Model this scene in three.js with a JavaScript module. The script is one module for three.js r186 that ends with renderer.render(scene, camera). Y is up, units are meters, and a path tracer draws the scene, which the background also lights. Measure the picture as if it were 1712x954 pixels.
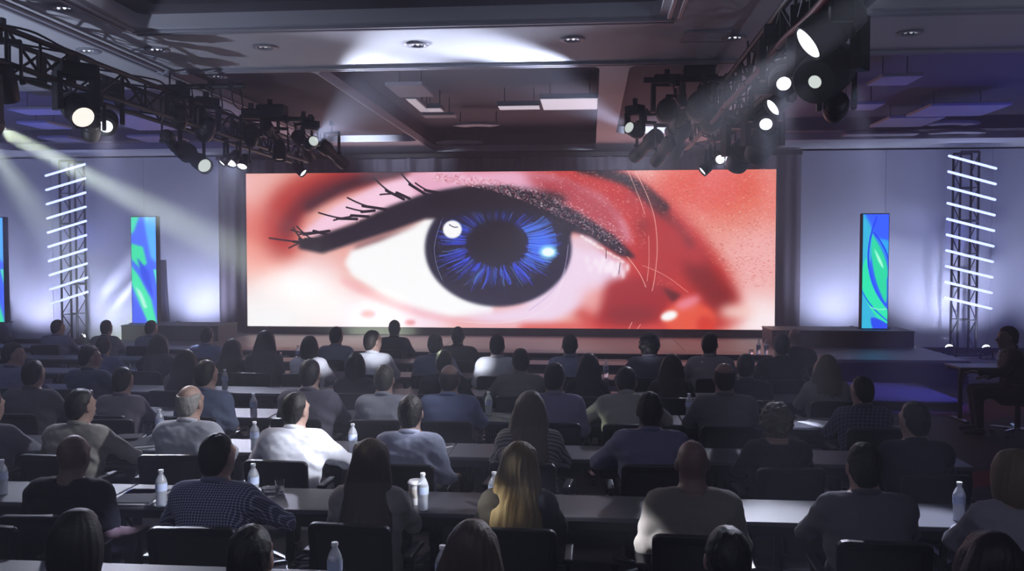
import * as THREE from 'three';
import { RoundedBoxGeometry } from 'three/addons/geometries/RoundedBoxGeometry.js';
import { mergeGeometries } from 'three/addons/utils/BufferGeometryUtils.js';
import { RectAreaLightUniformsLib } from 'three/addons/lights/RectAreaLightUniformsLib.js';
import { ImprovedNoise } from 'three/addons/math/ImprovedNoise.js';

// ------------------------------------------------------------------ camera, light, exposure
RectAreaLightUniformsLib.init();
const scene = new THREE.Scene();
scene.background = new THREE.Color(0x000000);
scene.fog = new THREE.FogExp2(0xd8dcf0, 0.022);          // stage haze in the whole room
const EYE = new THREE.Vector3(0, 2.2, 0), YAW = THREE.MathUtils.degToRad(5.1), PITCH = THREE.MathUtils.degToRad(-2.04), FOCAL = 1460;
const camera = new THREE.PerspectiveCamera(THREE.MathUtils.radToDeg(2 * Math.atan(477 / FOCAL)), 1712 / 954, 0.05, 80);
camera.position.copy(EYE);
camera.rotation.set(PITCH, YAW, 0, 'YXZ');
const renderer = new THREE.WebGLRenderer({ antialias: true });
renderer.toneMapping = THREE.LinearToneMapping;
renderer.toneMappingExposure = 1.0;
renderer.shadowMap.enabled = true;

const V = (x, y, z) => new THREE.Vector3(x, y, z);
function rectLight(name, color, intensity, w, h, pos, target) {
  const l = new THREE.RectAreaLight(color, intensity, w, h);
  l.name = name; l.position.copy(pos); l.lookAt(target); scene.add(l); return l;
}
function spot(name, color, intensity, pos, target, angle, penumbra = 0.4, soft = 2) {
  const l = new THREE.SpotLight(color, intensity, 0, angle, penumbra, 2);
  l.name = name; l.position.copy(pos); l.target.position.copy(target); scene.add(l); scene.add(l.target);
  l.target.name = name + '_aim'; l.castShadow = true; l.shadow.radius = soft; l.shadow.mapSize.set(1024, 1024); return l;
}
// the picture wall lights the hall
rectLight('screen_light', 0xffc8c4, 1.1, 11.7, 3.4, V(-1.9, 2.29, -19.2), V(-1.9, 2.29, 0));
// added fill lamps behind the camera that brighten the backs of the audience
const FILL_LAMPS = [];
for (const z of [1.2, 3.6]) for (const x of [-6.5, -2.6, 1.2, 5.0]) { FILL_LAMPS.push(V(x, 4.6, z)); spot('fill_downlight_glow', 0xdfe2ff, 4.5, V(x, 4.5, z), V(x * 0.8, 1.0, z - 8), 1.15, 0.7, 8); }

// ------------------------------------------------------------------ helpers
let seed = 7;
const rnd = () => { seed = (seed * 1664525 + 1013904223) >>> 0; return seed / 4294967296; };
const noise3 = new ImprovedNoise(), NZ = (x, y, z) => noise3.noise(x + 31.7, y + 17.3, z + 5.1);
const used = new Map();
function numbered(n) { const k = used.get(n) ?? 0; used.set(n, k + 1); return k ? n + '_' + String(k).padStart(3, '0') : n; }
function tag(o, label, category, group, kind) {
  if (label) o.userData.label = label;
  if (category) o.userData.category = category;
  if (group) o.userData.group = group;
  if (kind) o.userData.kind = kind;
  return o;
}
function thing(name, label, category, pos = [0, 0, 0], turn = 0, group) {
  const o = new THREE.Group(); o.name = numbered(name); o.position.set(...pos); o.rotation.y = turn; scene.add(o);
  return tag(o, label, category, group);
}
function obj(name, geo, mat, parent = scene, pos, label) {
  const m = new THREE.Mesh(Array.isArray(geo) ? mergeGeometries(geo.map((g) => g.index ? g.toNonIndexed() : g)) : geo, mat);
  m.name = parent === scene ? numbered(name) : name; m.castShadow = m.receiveShadow = true;
  if (pos) m.position.set(...pos);
  if (label) m.userData.label = label;
  parent.add(m); return m;
}
function struct(name, geo, mat, pos) { return tag(obj(name, geo, mat, scene, pos), null, null, null, 'structure'); }
const bx = (w, h, d, x = 0, y = 0, z = 0) => new THREE.BoxGeometry(w, h, d).translate(x, y, z);
const rb = (w, h, d, r, x = 0, y = 0, z = 0, s = 2) => new RoundedBoxGeometry(w, h, d, s, r).translate(x, y, z);
function rod(a, b, r, seg = 8) {
  const d = b.clone().sub(a), g = new THREE.CylinderGeometry(r, r, d.length(), seg);
  g.applyQuaternion(new THREE.Quaternion().setFromUnitVectors(V(0, 1, 0), d.normalize()));
  return g.translate((a.x + b.x) / 2, (a.y + b.y) / 2, (a.z + b.z) / 2);
}
const tube = (pts, r, n = 24, seg = 6) => new THREE.TubeGeometry(new THREE.CatmullRomCurve3(pts), n, r, seg);
const lathe = (pts, seg = 20) => new THREE.LatheGeometry(pts.map(([r, y]) => new THREE.Vector2(r, y)), seg);
function S(color, roughness = 0.7, extra = {}) { return new THREE.MeshStandardMaterial({ color, roughness, ...extra }); }
function P(color, roughness = 0.7, extra = {}) { return new THREE.MeshPhysicalMaterial({ color, roughness, ...extra }); }
// a point that the photograph shows at column x, row y, on the plane z = -depth of the hall
const inv = new THREE.Matrix4().makeRotationFromEuler(camera.rotation);
function at(x, y, depth) {
  const d = V((x - 856) / FOCAL, (477 - y) / FOCAL, -1).applyMatrix4(inv);
  return d.multiplyScalar(-depth / d.z).add(EYE);
}
function canvas(w, h, paint, srgb = true) {
  const c = document.createElement('canvas'); c.width = w; c.height = h; paint(c.getContext('2d'), w, h);
  const t = new THREE.CanvasTexture(c); if (srgb) t.colorSpace = THREE.SRGBColorSpace;
  t.magFilter = THREE.LinearFilter; return t;
}
function noiseMap(n, fn) {
  const d = new Uint8Array(n * n * 4);
  for (let y = 0; y < n; y++) for (let x = 0; x < n; x++) { const v = Math.max(0, Math.min(255, fn(x, y) * 255)), i = (y * n + x) * 4; d[i] = d[i + 1] = d[i + 2] = v; d[i + 3] = 255; }
  const t = new THREE.DataTexture(d, n, n); t.magFilter = THREE.LinearFilter; t.wrapS = t.wrapT = THREE.RepeatWrapping; t.needsUpdate = true; return t;
}
const weave = noiseMap(128, (x, y) => 0.5 + 0.25 * Math.sin(x * Math.PI / 4) * Math.sin(y * Math.PI / 4) + 0.3 * (rnd() - 0.5));
weave.repeat.set(18, 18);
const plaster = noiseMap(256, (x, y) => 0.5 + 0.5 * (rnd() - 0.5));
const meshHoles = noiseMap(64, (x, y) => (x % 8 < 3 || y % 8 < 3) ? 1 : 0.25);
meshHoles.repeat.set(30, 30);

// ------------------------------------------------------------------ materials
const M = {
  ceiling: S(0xc8cad2, 0.62, { bumpMap: plaster, bumpScale: 0.0006 }), ceilingDark: S(0x57505a, 0.8), trim: S(0x9a9ba6, 0.45), panel: S(0xb9b8c0, 0.7), patchBlue: S(0xb4b5c0, 0.7),  // the panel tones stand in for patches of light on the ceiling
  wall: S(0x2b2a33, 0.9), cyc: S(0xc6cae0, 0.92), drape: S(0x77727f, 0.9), black: S(0x121216, 0.6), blackGloss: S(0x0e0e12, 0.28), skirt: S(0x15141b, 0.85),
  stageTop: S(0x3b3742, 0.5), riser: S(0x1b1a24, 0.7), carpetBlue: S(0x3d3b46, 0.9),
  trussBlack: S(0x0e0e11, 0.55), chrome: S(0xc8ccd4, 0.2, { metalness: 1 }), steel: S(0x3c3d42, 0.4, { metalness: 0.8 }),
  fixture: S(0x0d0d10, 0.5), lensDark: S(0x2b3038, 0.08, { metalness: 0.2 }), tableTop: P(0x57585f, 0.45, { specularIntensity: 0.45 }), tableEdge: S(0x1c1b20, 0.5), tableLeg: S(0x1d1d22, 0.4, { metalness: 0.6 }),
  chairFrame: S(0x111114, 0.38), chairMesh: S(0x1c1b1c, 0.8, { bumpMap: meshHoles, bumpScale: 0.001 }), chairSeat: S(0x141417, 0.9, { bumpMap: weave, bumpScale: 0.0006 }),
  paper: S(0xe6e8ee, 0.8), label: S(0xb9c7e6, 0.5), cap: S(0xeef0f6, 0.4), cupPaper: S(0xe4e4e6, 0.6),
  clear: P(0xf4f8ff, 0.22, { transmission: 0.68, thickness: 0, ior: 1.5 }), water: P(0xf2f7ff, 0.02, { transmission: 1, thickness: 0.05, ior: 1.33 }),
  redGleam: S(0x7a2626, 0.6), cable: S(0x0e0e10, 0.6),
};
const glow = (hex, k) => new THREE.MeshStandardMaterial({ color: 0x111111, roughness: 0.4, emissive: hex, emissiveIntensity: k });

// ------------------------------------------------------------------ setting
const CEIL = 4.6;
{
  const floorMap = canvas(1024, 1024, (c, w, h) => {        // carpet dyed dark grey with coloured bands along the side aisle
    c.fillStyle = '#35333f'; c.fillRect(0, 0, w, h);
    const mx = (x) => (x + 16) / 30 * w, mz = (z) => h - (z + 8) / 30 * h;    // metres to pixels; z measured towards the stage
    const band = (col, x0, z0, x1, z1, ww) => { c.strokeStyle = col; c.lineWidth = ww / 30 * w; c.beginPath(); c.moveTo(mx(x0), mz(z0)); c.bezierCurveTo(mx(x0 + 0.6), mz(z0 + 0.5), mx(x1 - 0.6), mz(z1 - 0.4), mx(x1), mz(z1)); c.stroke(); };
    band('#7a2026', 3.2, 8.6, 7.5, 9.9, 0.5); band('#8a7a3a', 3.0, 7.7, 6.6, 8.2, 0.32); band('#6d2226', 4.9, 12.2, 6.6, 13.6, 0.8); band('#8a7a3a', 5.0, 10.2, 8.4, 10.8, 0.25);
    for (let i = 0; i < 26; i++) band(['#45323a', '#3d3d4c', '#4a4436'][i % 3], -14 + 26 * rnd(), -6 + 22 * rnd(), -14 + 26 * rnd(), -6 + 22 * rnd(), 0.25);
    for (let i = 0; i < 30000; i++) { c.fillStyle = `rgba(${rnd() < 0.5 ? '0,0,0' : '150,150,170'},0.13)`; c.fillRect(rnd() * w, rnd() * h, 2, 2); }
  });
  const fg = new THREE.PlaneGeometry(30, 30).rotateX(-Math.PI / 2).translate(-1, 0, -7);
  const slab = bx(30, 0.2, 30, -1, -0.1, -7); const uv = slab.attributes.uv, p = slab.attributes.position;
  for (let i = 0; i < uv.count; i++) uv.setXY(i, (p.getX(i) + 16) / 30, (-p.getZ(i) + 8) / 30);
  fg.dispose();
  struct('floor', slab, S(0xffffff, 0.92, { map: floorMap, bumpMap: weave, bumpScale: 0.001 }));
}
struct('wall_back', bx(30, 5.4, 0.2, -1, 2.6, -21.3), M.wall);
struct('wall_left', bx(0.2, 5.4, 30, -16, 2.6, -7), M.wall);
struct('wall_right', bx(0.2, 5.4, 30, 14, 2.6, -7), M.wall);
struct('wall_front', bx(30, 5.4, 0.2, -1, 2.6, 8), M.wall);
function roundRect(path, x0, z0, x1, z1, r) {
  path.moveTo(x0 + r, z0); path.lineTo(x1 - r, z0); path.quadraticCurveTo(x1, z0, x1, z0 + r); path.lineTo(x1, z1 - r); path.quadraticCurveTo(x1, z1, x1 - r, z1);
  path.lineTo(x0 + r, z1); path.quadraticCurveTo(x0, z1, x0, z1 - r); path.lineTo(x0, z0 + r); path.quadraticCurveTo(x0, z0, x0 + r, z0); return path;
}
function ceilingLayer(y, t, holes, mat, name) {             // a slab with openings; z measured towards the stage
  const s = new THREE.Shape(); s.moveTo(-16, -8); s.lineTo(14, -8); s.lineTo(14, 21.2); s.lineTo(-16, 21.2); s.closePath();
  for (const h of holes) s.holes.push(roundRect(new THREE.Path(), ...h));
  const g = new THREE.ExtrudeGeometry(s, { depth: t, bevelEnabled: false, curveSegments: 10 }).rotateX(-Math.PI / 2).translate(0, y, 0);
  const uv = g.attributes.uv; for (let i = 0; i < uv.count; i++) uv.setXY(i, uv.getX(i) * 0.7, uv.getY(i) * 0.7);
  return struct(name, g, mat);
}
const HA = [-4.76, 2.2, 0.69, 8.97], HL = [-5.6, 11.25, 0.9, 18.4], HB = [-3.62, 11.25, 0.12, 20.3], HR = [0.5, 11.25, 1.7, 17.6], HS = [2.5, 10.9, 10.5, 18.9], HW = [-13.4, 12.2, -6.3, 19.2], HN = [2.5, 1.6, 10.5, 8.9];
ceilingLayer(CEIL, 0.14, [[...HA, 0.12], [HL[0], HL[1], HB[0] - 0.02, HL[3], 0.25], [...HB, 0.3], [...HR, 0.3], [...HS, 0.3], [...HW, 0.3], [...HN, 0.12]], M.ceiling, 'ceiling');
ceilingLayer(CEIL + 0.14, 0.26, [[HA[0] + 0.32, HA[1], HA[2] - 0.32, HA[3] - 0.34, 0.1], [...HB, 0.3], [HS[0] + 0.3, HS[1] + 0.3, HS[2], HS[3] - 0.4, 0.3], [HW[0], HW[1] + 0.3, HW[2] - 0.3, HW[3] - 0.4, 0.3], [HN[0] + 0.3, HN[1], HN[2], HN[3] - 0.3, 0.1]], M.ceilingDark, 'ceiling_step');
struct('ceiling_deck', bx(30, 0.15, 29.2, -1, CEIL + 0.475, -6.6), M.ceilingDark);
function moulding(n, x0, z0, x1, z1) {                      // raised cornice strips beside an opening
  const w = 0.05, g = [];
  for (const o of [0.1, 0.2]) {
    if (Math.abs(x0 - x1) < 1e-3) g.push(rb(w, 0.035, Math.abs(z1 - z0), 0.012, x0 + o * n, CEIL - 0.017, -(z0 + z1) / 2)); else g.push(rb(Math.abs(x1 - x0), 0.035, w, 0.012, (x0 + x1) / 2, CEIL - 0.017, -(z0 + o * n)));
  }
  return g;
}
{
  const lines = [[1, -4.9, 8.97, 0.85, 8.97], [1, 0.69, 2.2, 0.69, 9.0], [-1, -4.76, 2.2, -4.76, 9.0], [-1, -5.7, 11.25, 1.8, 11.25], [-1, -5.46, 2.0, -5.46, 18.6], [1, 2.3, 8.9, 10.6, 8.9], [-1, 2.4, 10.9, 10.6, 10.9], [-1, -13.5, 12.2, -6.2, 12.2]];
  lines.forEach(([n, ...r], i) => moulding(n, ...r).forEach((g) => struct('trim_' + (i + 1), g, M.trim)));
}
// added boards in the coffers stand in for patches of light on the ceiling
function lightPatch(x0, y0, x1, y1, depth, mat, label, arc) {
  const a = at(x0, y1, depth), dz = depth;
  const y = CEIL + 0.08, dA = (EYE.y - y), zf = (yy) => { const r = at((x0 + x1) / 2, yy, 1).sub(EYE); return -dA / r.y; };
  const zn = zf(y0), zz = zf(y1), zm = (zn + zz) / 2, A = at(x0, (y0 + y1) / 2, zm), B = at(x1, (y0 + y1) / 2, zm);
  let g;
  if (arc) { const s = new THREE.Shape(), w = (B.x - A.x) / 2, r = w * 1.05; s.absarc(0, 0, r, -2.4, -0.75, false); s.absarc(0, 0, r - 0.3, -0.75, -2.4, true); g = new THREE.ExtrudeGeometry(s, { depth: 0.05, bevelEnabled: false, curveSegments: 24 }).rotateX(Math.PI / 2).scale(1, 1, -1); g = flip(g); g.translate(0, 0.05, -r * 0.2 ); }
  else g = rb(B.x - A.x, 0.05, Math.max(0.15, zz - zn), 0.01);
  const t = thing('light_patch', label, 'ceiling panel', [(A.x + B.x) / 2, y, -zm]);
  obj('patch_board', g, mat, t);
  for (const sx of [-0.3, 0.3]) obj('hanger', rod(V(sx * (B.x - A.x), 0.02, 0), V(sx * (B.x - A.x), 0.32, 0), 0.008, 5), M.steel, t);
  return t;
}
function flip(g) { const n = g.index ? g.toNonIndexed() : g, p = n.attributes.position.array; for (const k of ['position', 'uv']) { const a = n.attributes[k].array, s = k === 'uv' ? 2 : 3; for (let i = 0; i < a.length; i += 3 * s) for (let j = 0; j < s; j++) { const q = a[i + s + j]; a[i + s + j] = a[i + 2 * s + j]; a[i + 2 * s + j] = q; } } n.computeVertexNormals(); return n; }
lightPatch(656, 139, 716, 160, 13, M.panel, 'added square board for a lavender light patch nearest in the middle coffer', false);
lightPatch(708, 190, 762, 195, 16, M.panel, 'added thin board for a mauve light patch beyond the square lavender one', false);
lightPatch(722, 236, 822, 250, 18, M.panel, 'added curved board for a pale light patch close above the grey valance drape', true);
lightPatch(750, 205, 850, 222, 18, M.panel, 'added curved board for a dim light patch ahead of the one by the valance', true);
lightPatch(1462, 125, 1530, 140, 13, M.patchBlue, 'added board for a blue light patch nearest on the side of the right truss', false);
lightPatch(1535, 174, 1665, 192, 14, M.patchBlue, 'added wide board for a violet light patch in the side coffer', false);
lightPatch(1400, 172, 1470, 182, 14, M.panel, 'added board for a pale grey light patch beside the dark moving head', false);
lightPatch(1470, 195, 1560, 210, 16, M.patchBlue, 'added board for a dim slate light patch in the side coffer over the tower', false);
lightPatch(1408, 222, 1530, 228, 17, M.panel, 'added long thin board for a white light patch near the end wall', false);
lightPatch(1520, 205, 1640, 219, 17, M.patchBlue, 'added curved board for a blue light patch in front of the light tower', true);
lightPatch(1525, 222, 1650, 232, 18, M.patchBlue, 'second added curved board for a blue light patch near the end wall', true);
lightPatch(1380, 234, 1486, 247, 18, M.panel, 'added curved board for a grey light patch close to the white end wall', true);
lightPatch(1518, 236, 1570, 247, 18, M.panel, 'added small board for a grey light patch close to the white end wall', false);
lightPatch(50, 203, 100, 214, 15, M.patchBlue, 'added small board for a blue light patch behind the left truss', false);
lightPatch(80, 228, 130, 236, 16, M.patchBlue, 'added narrow board for a blue light patch above the left tower', false);
lightPatch(30, 180, 110, 190, 14, M.patchBlue, 'added board for a faint blue light patch under the left truss', false);
lightPatch(190, 190, 300, 216, 16, M.panel, 'added board for a grey light patch behind the bright spotlight on the left truss', false);
lightPatch(230, 226, 300, 236, 18, M.panel, 'added narrow board for a pale light patch above the long profile spot', false);

// made-up glowing strips that stand in for bright light patches in the coffer
function glowPatch(x0, y0, x1, y1, label, k) {
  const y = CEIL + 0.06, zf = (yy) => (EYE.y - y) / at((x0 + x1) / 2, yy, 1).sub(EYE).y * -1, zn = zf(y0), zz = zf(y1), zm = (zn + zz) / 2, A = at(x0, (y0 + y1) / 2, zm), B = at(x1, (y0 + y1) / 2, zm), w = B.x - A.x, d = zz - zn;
  const t = thing('glow_patch', label, 'glowing light patch', [(A.x + B.x) / 2, y, -zm]);
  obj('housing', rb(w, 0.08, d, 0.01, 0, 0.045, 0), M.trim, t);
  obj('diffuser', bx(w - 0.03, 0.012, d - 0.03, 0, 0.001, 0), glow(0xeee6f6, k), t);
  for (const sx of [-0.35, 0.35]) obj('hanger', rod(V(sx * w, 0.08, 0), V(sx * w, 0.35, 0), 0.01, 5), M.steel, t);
  rectLight('glow_patch_light', 0xeee6f6, k * 0.5, w, d, V((A.x + B.x) / 2, y - 0.02, -zm), V((A.x + B.x) / 2, 0, -zm - 0.001));
}
glowPatch(905, 165, 1000, 183, 'added long strip glowing as a light patch at the side of the middle coffer', 0.8);
glowPatch(833, 177, 903, 183, 'added slim strip glowing as a light patch end to end with the long bright one', 0.7);
glowPatch(690, 165, 708, 187, 'added short glowing light patch turned along the coffer beside the square board', 0.4);
glowPatch(709, 181, 740, 187, 'added short glowing light patch turned across the coffer beside the square board', 0.45);

function downlight(x, y, label, k) {
  const top = CEIL + (/beyond/.test(label) ? 0.14 : 0), r = at(x, y, 1).sub(EYE), z = (top - EYE.y) / r.y, p = at(x, y, z);
  const t = thing('recessed_downlight', label, 'downlight', [p.x, top, p.z]);
  obj('trim_ring', lathe([[0.085, 0], [0.14, 0], [0.14, -0.014], [0.1, -0.02], [0.085, -0.012], [0.085, 0]], 24), M.trim, t);
  obj('reflector', lathe([[0.088, -0.004], [0.07, -0.001], [0.03, 0.0]], 20), new THREE.MeshStandardMaterial({ color: 0x8a8c92, roughness: 0.15, metalness: 1, side: THREE.DoubleSide }), t);
  for (const [a, q] of [[-0.05, 0.8], [0.012, 1.2], [0.06, 0.5]]) obj('bulb', new THREE.SphereGeometry(0.016, 10, 8).scale(1, 0.7, 1), glow(0xe8ecff, k * q), t, [a, -0.006, 0.01]);
}
[[107, 13, 'downlight nearest above the left truss'], [148, 84, 'downlight just above the left truss lattice'], [262, 82, 'downlight between the left truss and the long cornice'], [697, 74, 'downlight in the brightest part of the ceiling band'], [957, 65, 'downlight at the dim end of the bright ceiling band'], [1227, 62, 'downlight beside the right truss'], [1521, 54, 'faint downlight on the far side of the right truss'], [364, 127, 'small downlight beyond the left cornice'], [443, 78, 'faint downlight at the start of the bright ceiling band']].forEach(([x, y, l]) => downlight(x, y, l, /faint|small/.test(l) ? 0.5 : 1.5));
FILL_LAMPS.forEach((p, i) => { const t = thing('recessed_downlight', `added fill downlight behind the view, ${['first', 'second', 'third', 'fourth'][i % 4]} of the ${i < 4 ? 'nearer' : 'farther'} row`, 'downlight', p.toArray()); obj('trim_ring', lathe([[0.12, 0], [0.17, 0], [0.17, -0.014], [0.12, -0.014], [0.12, 0]], 24), M.trim, t); obj('bulb', new THREE.SphereGeometry(0.06, 12, 8).scale(1, 0.5, 1), glow(0xe8ecff, 1.2), t, [0, -0.02, 0]); });  // unseen fixtures made for the added fill lamps
{ const p = at(1178, 72, 9.9); const t = thing('ceiling_hatch', 'flush square access hatch in the ceiling beside the right truss', 'hatch', [p.x, CEIL - 0.001, -9.85]); obj('hatch_frame', [bx(0.5, 0.02, 0.03, 0, -0.01, -0.22), bx(0.5, 0.02, 0.03, 0, -0.01, 0.22), bx(0.03, 0.02, 0.44, -0.24, -0.01, 0), bx(0.03, 0.02, 0.44, 0.24, -0.01, 0)], M.trim, t); obj('hatch_board', bx(0.44, 0.012, 0.41, 0, -0.006, 0), M.ceiling, t); }

// white flats and grey drape along the end of the hall
function flat(name, label, x0, x1) {
  const t = thing(name, label, 'backdrop', [(x0 + x1) / 2, 0, -20.55]);
  const n = Math.ceil((x1 - x0) / 2.6), w = (x1 - x0) / n;
  for (let i = 0; i < n; i++) obj('cloth_panel', rb(w - 0.004, 4.55, 0.08, 0.01, x0 + w * (i + 0.5) - (x0 + x1) / 2, 2.285, 0), M.cyc, t);
  obj('bottom_rail', rb(x1 - x0, 0.1, 0.12, 0.01, 0, 0.05, 0.03), M.black, t);
}
flat('white_backdrop', 'tall white backdrop on the side of the picture wall with the smoke beams', -15.6, -8.5);
flat('white_backdrop', 'tall white backdrop behind the tower beside the dark stage riser', 4.35, 13.6);
{
  const t = thing('pleated_drape', 'grey pleated drape hanging above and behind the big screen', 'drape', [0, 0, -20.3]);
  const X0 = -8.9, X1 = 4.75, s = new THREE.Shape(), N = 520;
  const f = (x) => 0.06 * Math.sin(x * 9 + 1.5 * Math.sin(x * 1.7)) + 0.03 * Math.sin(x * 23 + 2 * Math.sin(x * 0.9));
  for (let i = 0; i <= N; i++) { const x = X0 + (X1 - X0) * i / N; i ? s.lineTo(x, f(x)) : s.moveTo(x, f(x)); }
  for (let i = N; i >= 0; i--) { const x = X0 + (X1 - X0) * i / N; s.lineTo(x, f(x) - 0.02); }
  obj('cloth', new THREE.ExtrudeGeometry(s, { depth: 4.35, bevelEnabled: false }).rotateX(-Math.PI / 2), M.drape, t, [0, 0.1, 0]);
  obj('track', rb(X1 - X0, 0.12, 0.22, 0.02, (X0 + X1) / 2, 4.5, 0), M.black, t);
}

// ------------------------------------------------------------------ stage
{
  const t = thing('stage', 'low dark stage with black skirt in front of the big screen', 'stage', [-1.7, 0, -17.7]);
  for (let i = 0; i < 7; i++) for (let j = 0; j < 2; j++) obj('deck_panel', rb(16.2 / 7 - 0.006, 0.06, 2.3 - 0.006, 0.006, -8.1 + 16.2 / 7 * (i + 0.5), 0.37, -1.15 + 2.3 * j + 0.05), M.stageTop, t);
  obj('skirt', [bx(16.15, 0.335, 0.04, 0, 0.17, 2.36), bx(0.04, 0.335, 4.5, -8.06, 0.17, 0.08), bx(0.04, 0.335, 4.5, 8.06, 0.17, 0.08)], M.skirt, t);
  obj('edge_trim', bx(16.2, 0.03, 0.03, 0, 0.372, 2.415), S(0x74707c, 0.5), t);
}
{ // low blue-carpeted platform beside the front tables
  const t = thing('low_platform', 'low carpeted platform in blue light on the floor in front of the stage end', 'platform', [4.2, 0, -13.5]);
  obj('carpet_top', rb(2.0, 0.03, 1.8, 0.01, 0, 0.135, 0), M.carpetBlue, t);
  obj('base', rb(1.94, 0.12, 1.74, 0.01, 0, 0.06, 0), M.riser, t);
}
function riser(x0, x1, z, h, d, label) {
  const t = thing('stage_riser', label, 'riser', [(x0 + x1) / 2, 0.4, -z - d / 2]);
  obj('riser_box', rb(x1 - x0, h, d, 0.01, 0, h / 2, 0), M.riser, t); obj('top_edge', rb(x1 - x0 + 0.02, 0.025, d + 0.02, 0.006, 0, h + 0.005, 0), M.black, t);
}
riser(at(1290, 560, 17.5).x, at(1527, 560, 17.5).x, 17.45, 0.30, 1.0, 'dark riser under the pillar with the leaf-shaped green picture');
riser(at(205, 560, 17.5).x, at(366, 560, 17.5).x, 17.45, 0.30, 1.0, 'dark riser under the pillar with the streaked green picture');

// ------------------------------------------------------------------ the big screen
const eyeMap = canvas(2048, 606, (c, w, h) => {
  c.setTransform(w / 881, 0, 0, h / 261, -408 * w / 881, -288 * h / 261);
  const soft = (b) => { c.filter = b > 1 ? `blur(${b * w / 881}px)` : 'none'; };
  const path = (pts, close) => { c.beginPath(); pts.forEach(([x, y], i) => i ? c.lineTo(x, y) : c.moveTo(x, y)); if (close) c.closePath(); };
  const smooth = (pts) => { c.beginPath(); c.moveTo(pts[0][0], pts[0][1]); for (let i = 1; i < pts.length - 1; i++) c.quadraticCurveTo(pts[i][0], pts[i][1], (pts[i][0] + pts[i + 1][0]) / 2, (pts[i][1] + pts[i + 1][1]) / 2); const l = pts[pts.length - 1]; c.lineTo(l[0], l[1]); };
  const poly = (col, b, pts) => { soft(b); c.fillStyle = col; path(pts, true); c.fill(); };
  const blob = (col, b, x, y, rx, ry, a = 0) => { soft(b); c.fillStyle = col; c.beginPath(); c.ellipse(x, y, rx, ry, a, 0, 7); c.fill(); };
  const line = (col, b, lw, pts) => { soft(b); c.strokeStyle = col; c.lineWidth = lw; c.lineCap = 'round'; smooth(pts); c.stroke(); };
  c.fillStyle = '#f0aea4'; c.fillRect(400, 270, 920, 300);
  // skin, left
  blob('#e67a6a', 22, 440, 390, 70, 60); blob('#f6b9b2', 20, 425, 300, 40, 30); blob('#fff4f2', 22, 480, 530, 120, 55); blob('#ffe0e2', 18, 520, 470, 60, 40); blob('#fdeaf6', 14, 650, 530, 120, 40); blob('#fff6f5', 20, 490, 515, 110, 50); blob('#ffffff', 16, 440, 540, 70, 26); blob('#fffafa', 10, 505, 480, 40, 16);
  line('#b93a30', 13, 50, [[470, 410], [455, 350], [520, 305], [600, 285], [700, 275]]);
  line('#7a2226', 8, 28, [[478, 385], [495, 345], [545, 312], [610, 294], [700, 284]]);
  line('#3a1c26', 6, 15, [[515, 345], [560, 318], [620, 297], [680, 288]]);
  // right half of the face
  blob('#ea7f6d', 25, 1250, 330, 110, 70); blob('#e4604e', 16, 1180, 312, 90, 45); blob('#f3b0ad', 22, 1265, 440, 60, 60); blob('#fff2f6', 20, 1270, 535, 60, 40);
  poly('#c4332c', 10, [[1020, 270], [1110, 330], [1170, 390], [1215, 450], [1240, 530], [1190, 560], [1000, 560], [960, 520], [1010, 420], [900, 330], [760, 300], [740, 280]]);
  line('#84201f', 9, 44, [[1090, 380], [1140, 420], [1180, 470], [1205, 500]]);
  line('#b93434', 8, 30, [[1060, 330], [1120, 390], [1165, 430]]);
  line('#1c151a', 4, 18, [[975, 282], [1040, 296], [1075, 320], [1110, 350]]);
  line('#5d2225', 6, 12, [[1075, 320], [1120, 370], [1150, 410]]);
  // shining lids
  poly('#fbd0e6', 5, [[500, 392], [560, 345], [640, 306], [700, 290], [780, 282], [780, 320], [700, 336], [620, 365], [530, 398]]);
  poly('#eeb0cb', 5, [[690, 288], [860, 284], [930, 294], [1010, 330], [1050, 375], [1060, 410], [980, 370], [900, 335], [780, 312], [700, 330]]);
  poly('#b5424a', 8, [[880, 292], [960, 300], [1030, 345], [1060, 420], [1000, 385], [930, 345]]);
  // eyeball
  poly('#ffffff', 4, [[722, 362], [690, 380], [640, 398], [590, 418], [578, 440], [590, 462], [640, 492], [700, 515], [760, 532], [830, 528], [830, 380]]);
  poly('#f2d9ef', 7, [[940, 395], [1000, 412], [1052, 440], [1048, 470], [1000, 500], [930, 540], [820, 546], [760, 534], [880, 510]]);
  blob('#e9c8d6', 7, 985, 405, 26, 14); blob('#f0a9a6', 10, 1010, 505, 34, 24);
  line('#f3a7ae', 5, 7, [[575, 470], [640, 505], [720, 530], [800, 544], [900, 549]]);
  line('#d94a43', 6, 12, [[880, 550], [960, 546], [1040, 545], [1110, 548]]);
  blob('#e58a94', 4, 618, 527, 13, 5); blob('#d7707a', 3, 690, 541, 9, 4);
  // inner corner
  poly('#a32527', 8, [[1020, 470], [1080, 460], [1130, 480], [1110, 530], [1040, 548], [1000, 540]]);
  blob('#8d2526', 7, 1060, 525, 40, 14); blob('#b52f2c', 8, 1110, 420, 40, 50);
  poly('#5f1b1d', 3, [[1108, 480], [1140, 492], [1126, 506]]);
  blob('#ea5a40', 5, 1152, 532, 42, 28); blob('#f08a9c', 5, 1150, 505, 22, 8, -0.4); blob('#d83c2c', 4, 1178, 540, 14, 14); blob('#ffffff', 2.5, 1120, 527, 14, 8, -0.3);
  blob('#fbd4cc', 8, 1230, 520, 30, 12);
  // iris
  c.save(); soft(0); path([[700, 320], [990, 320], [990, 540], [700, 540]], true); c.clip();
  blob('#1d1d34', 2.5, 838, 416, 122, 97); blob('#14142a', 6, 838, 410, 114, 88);
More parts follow.
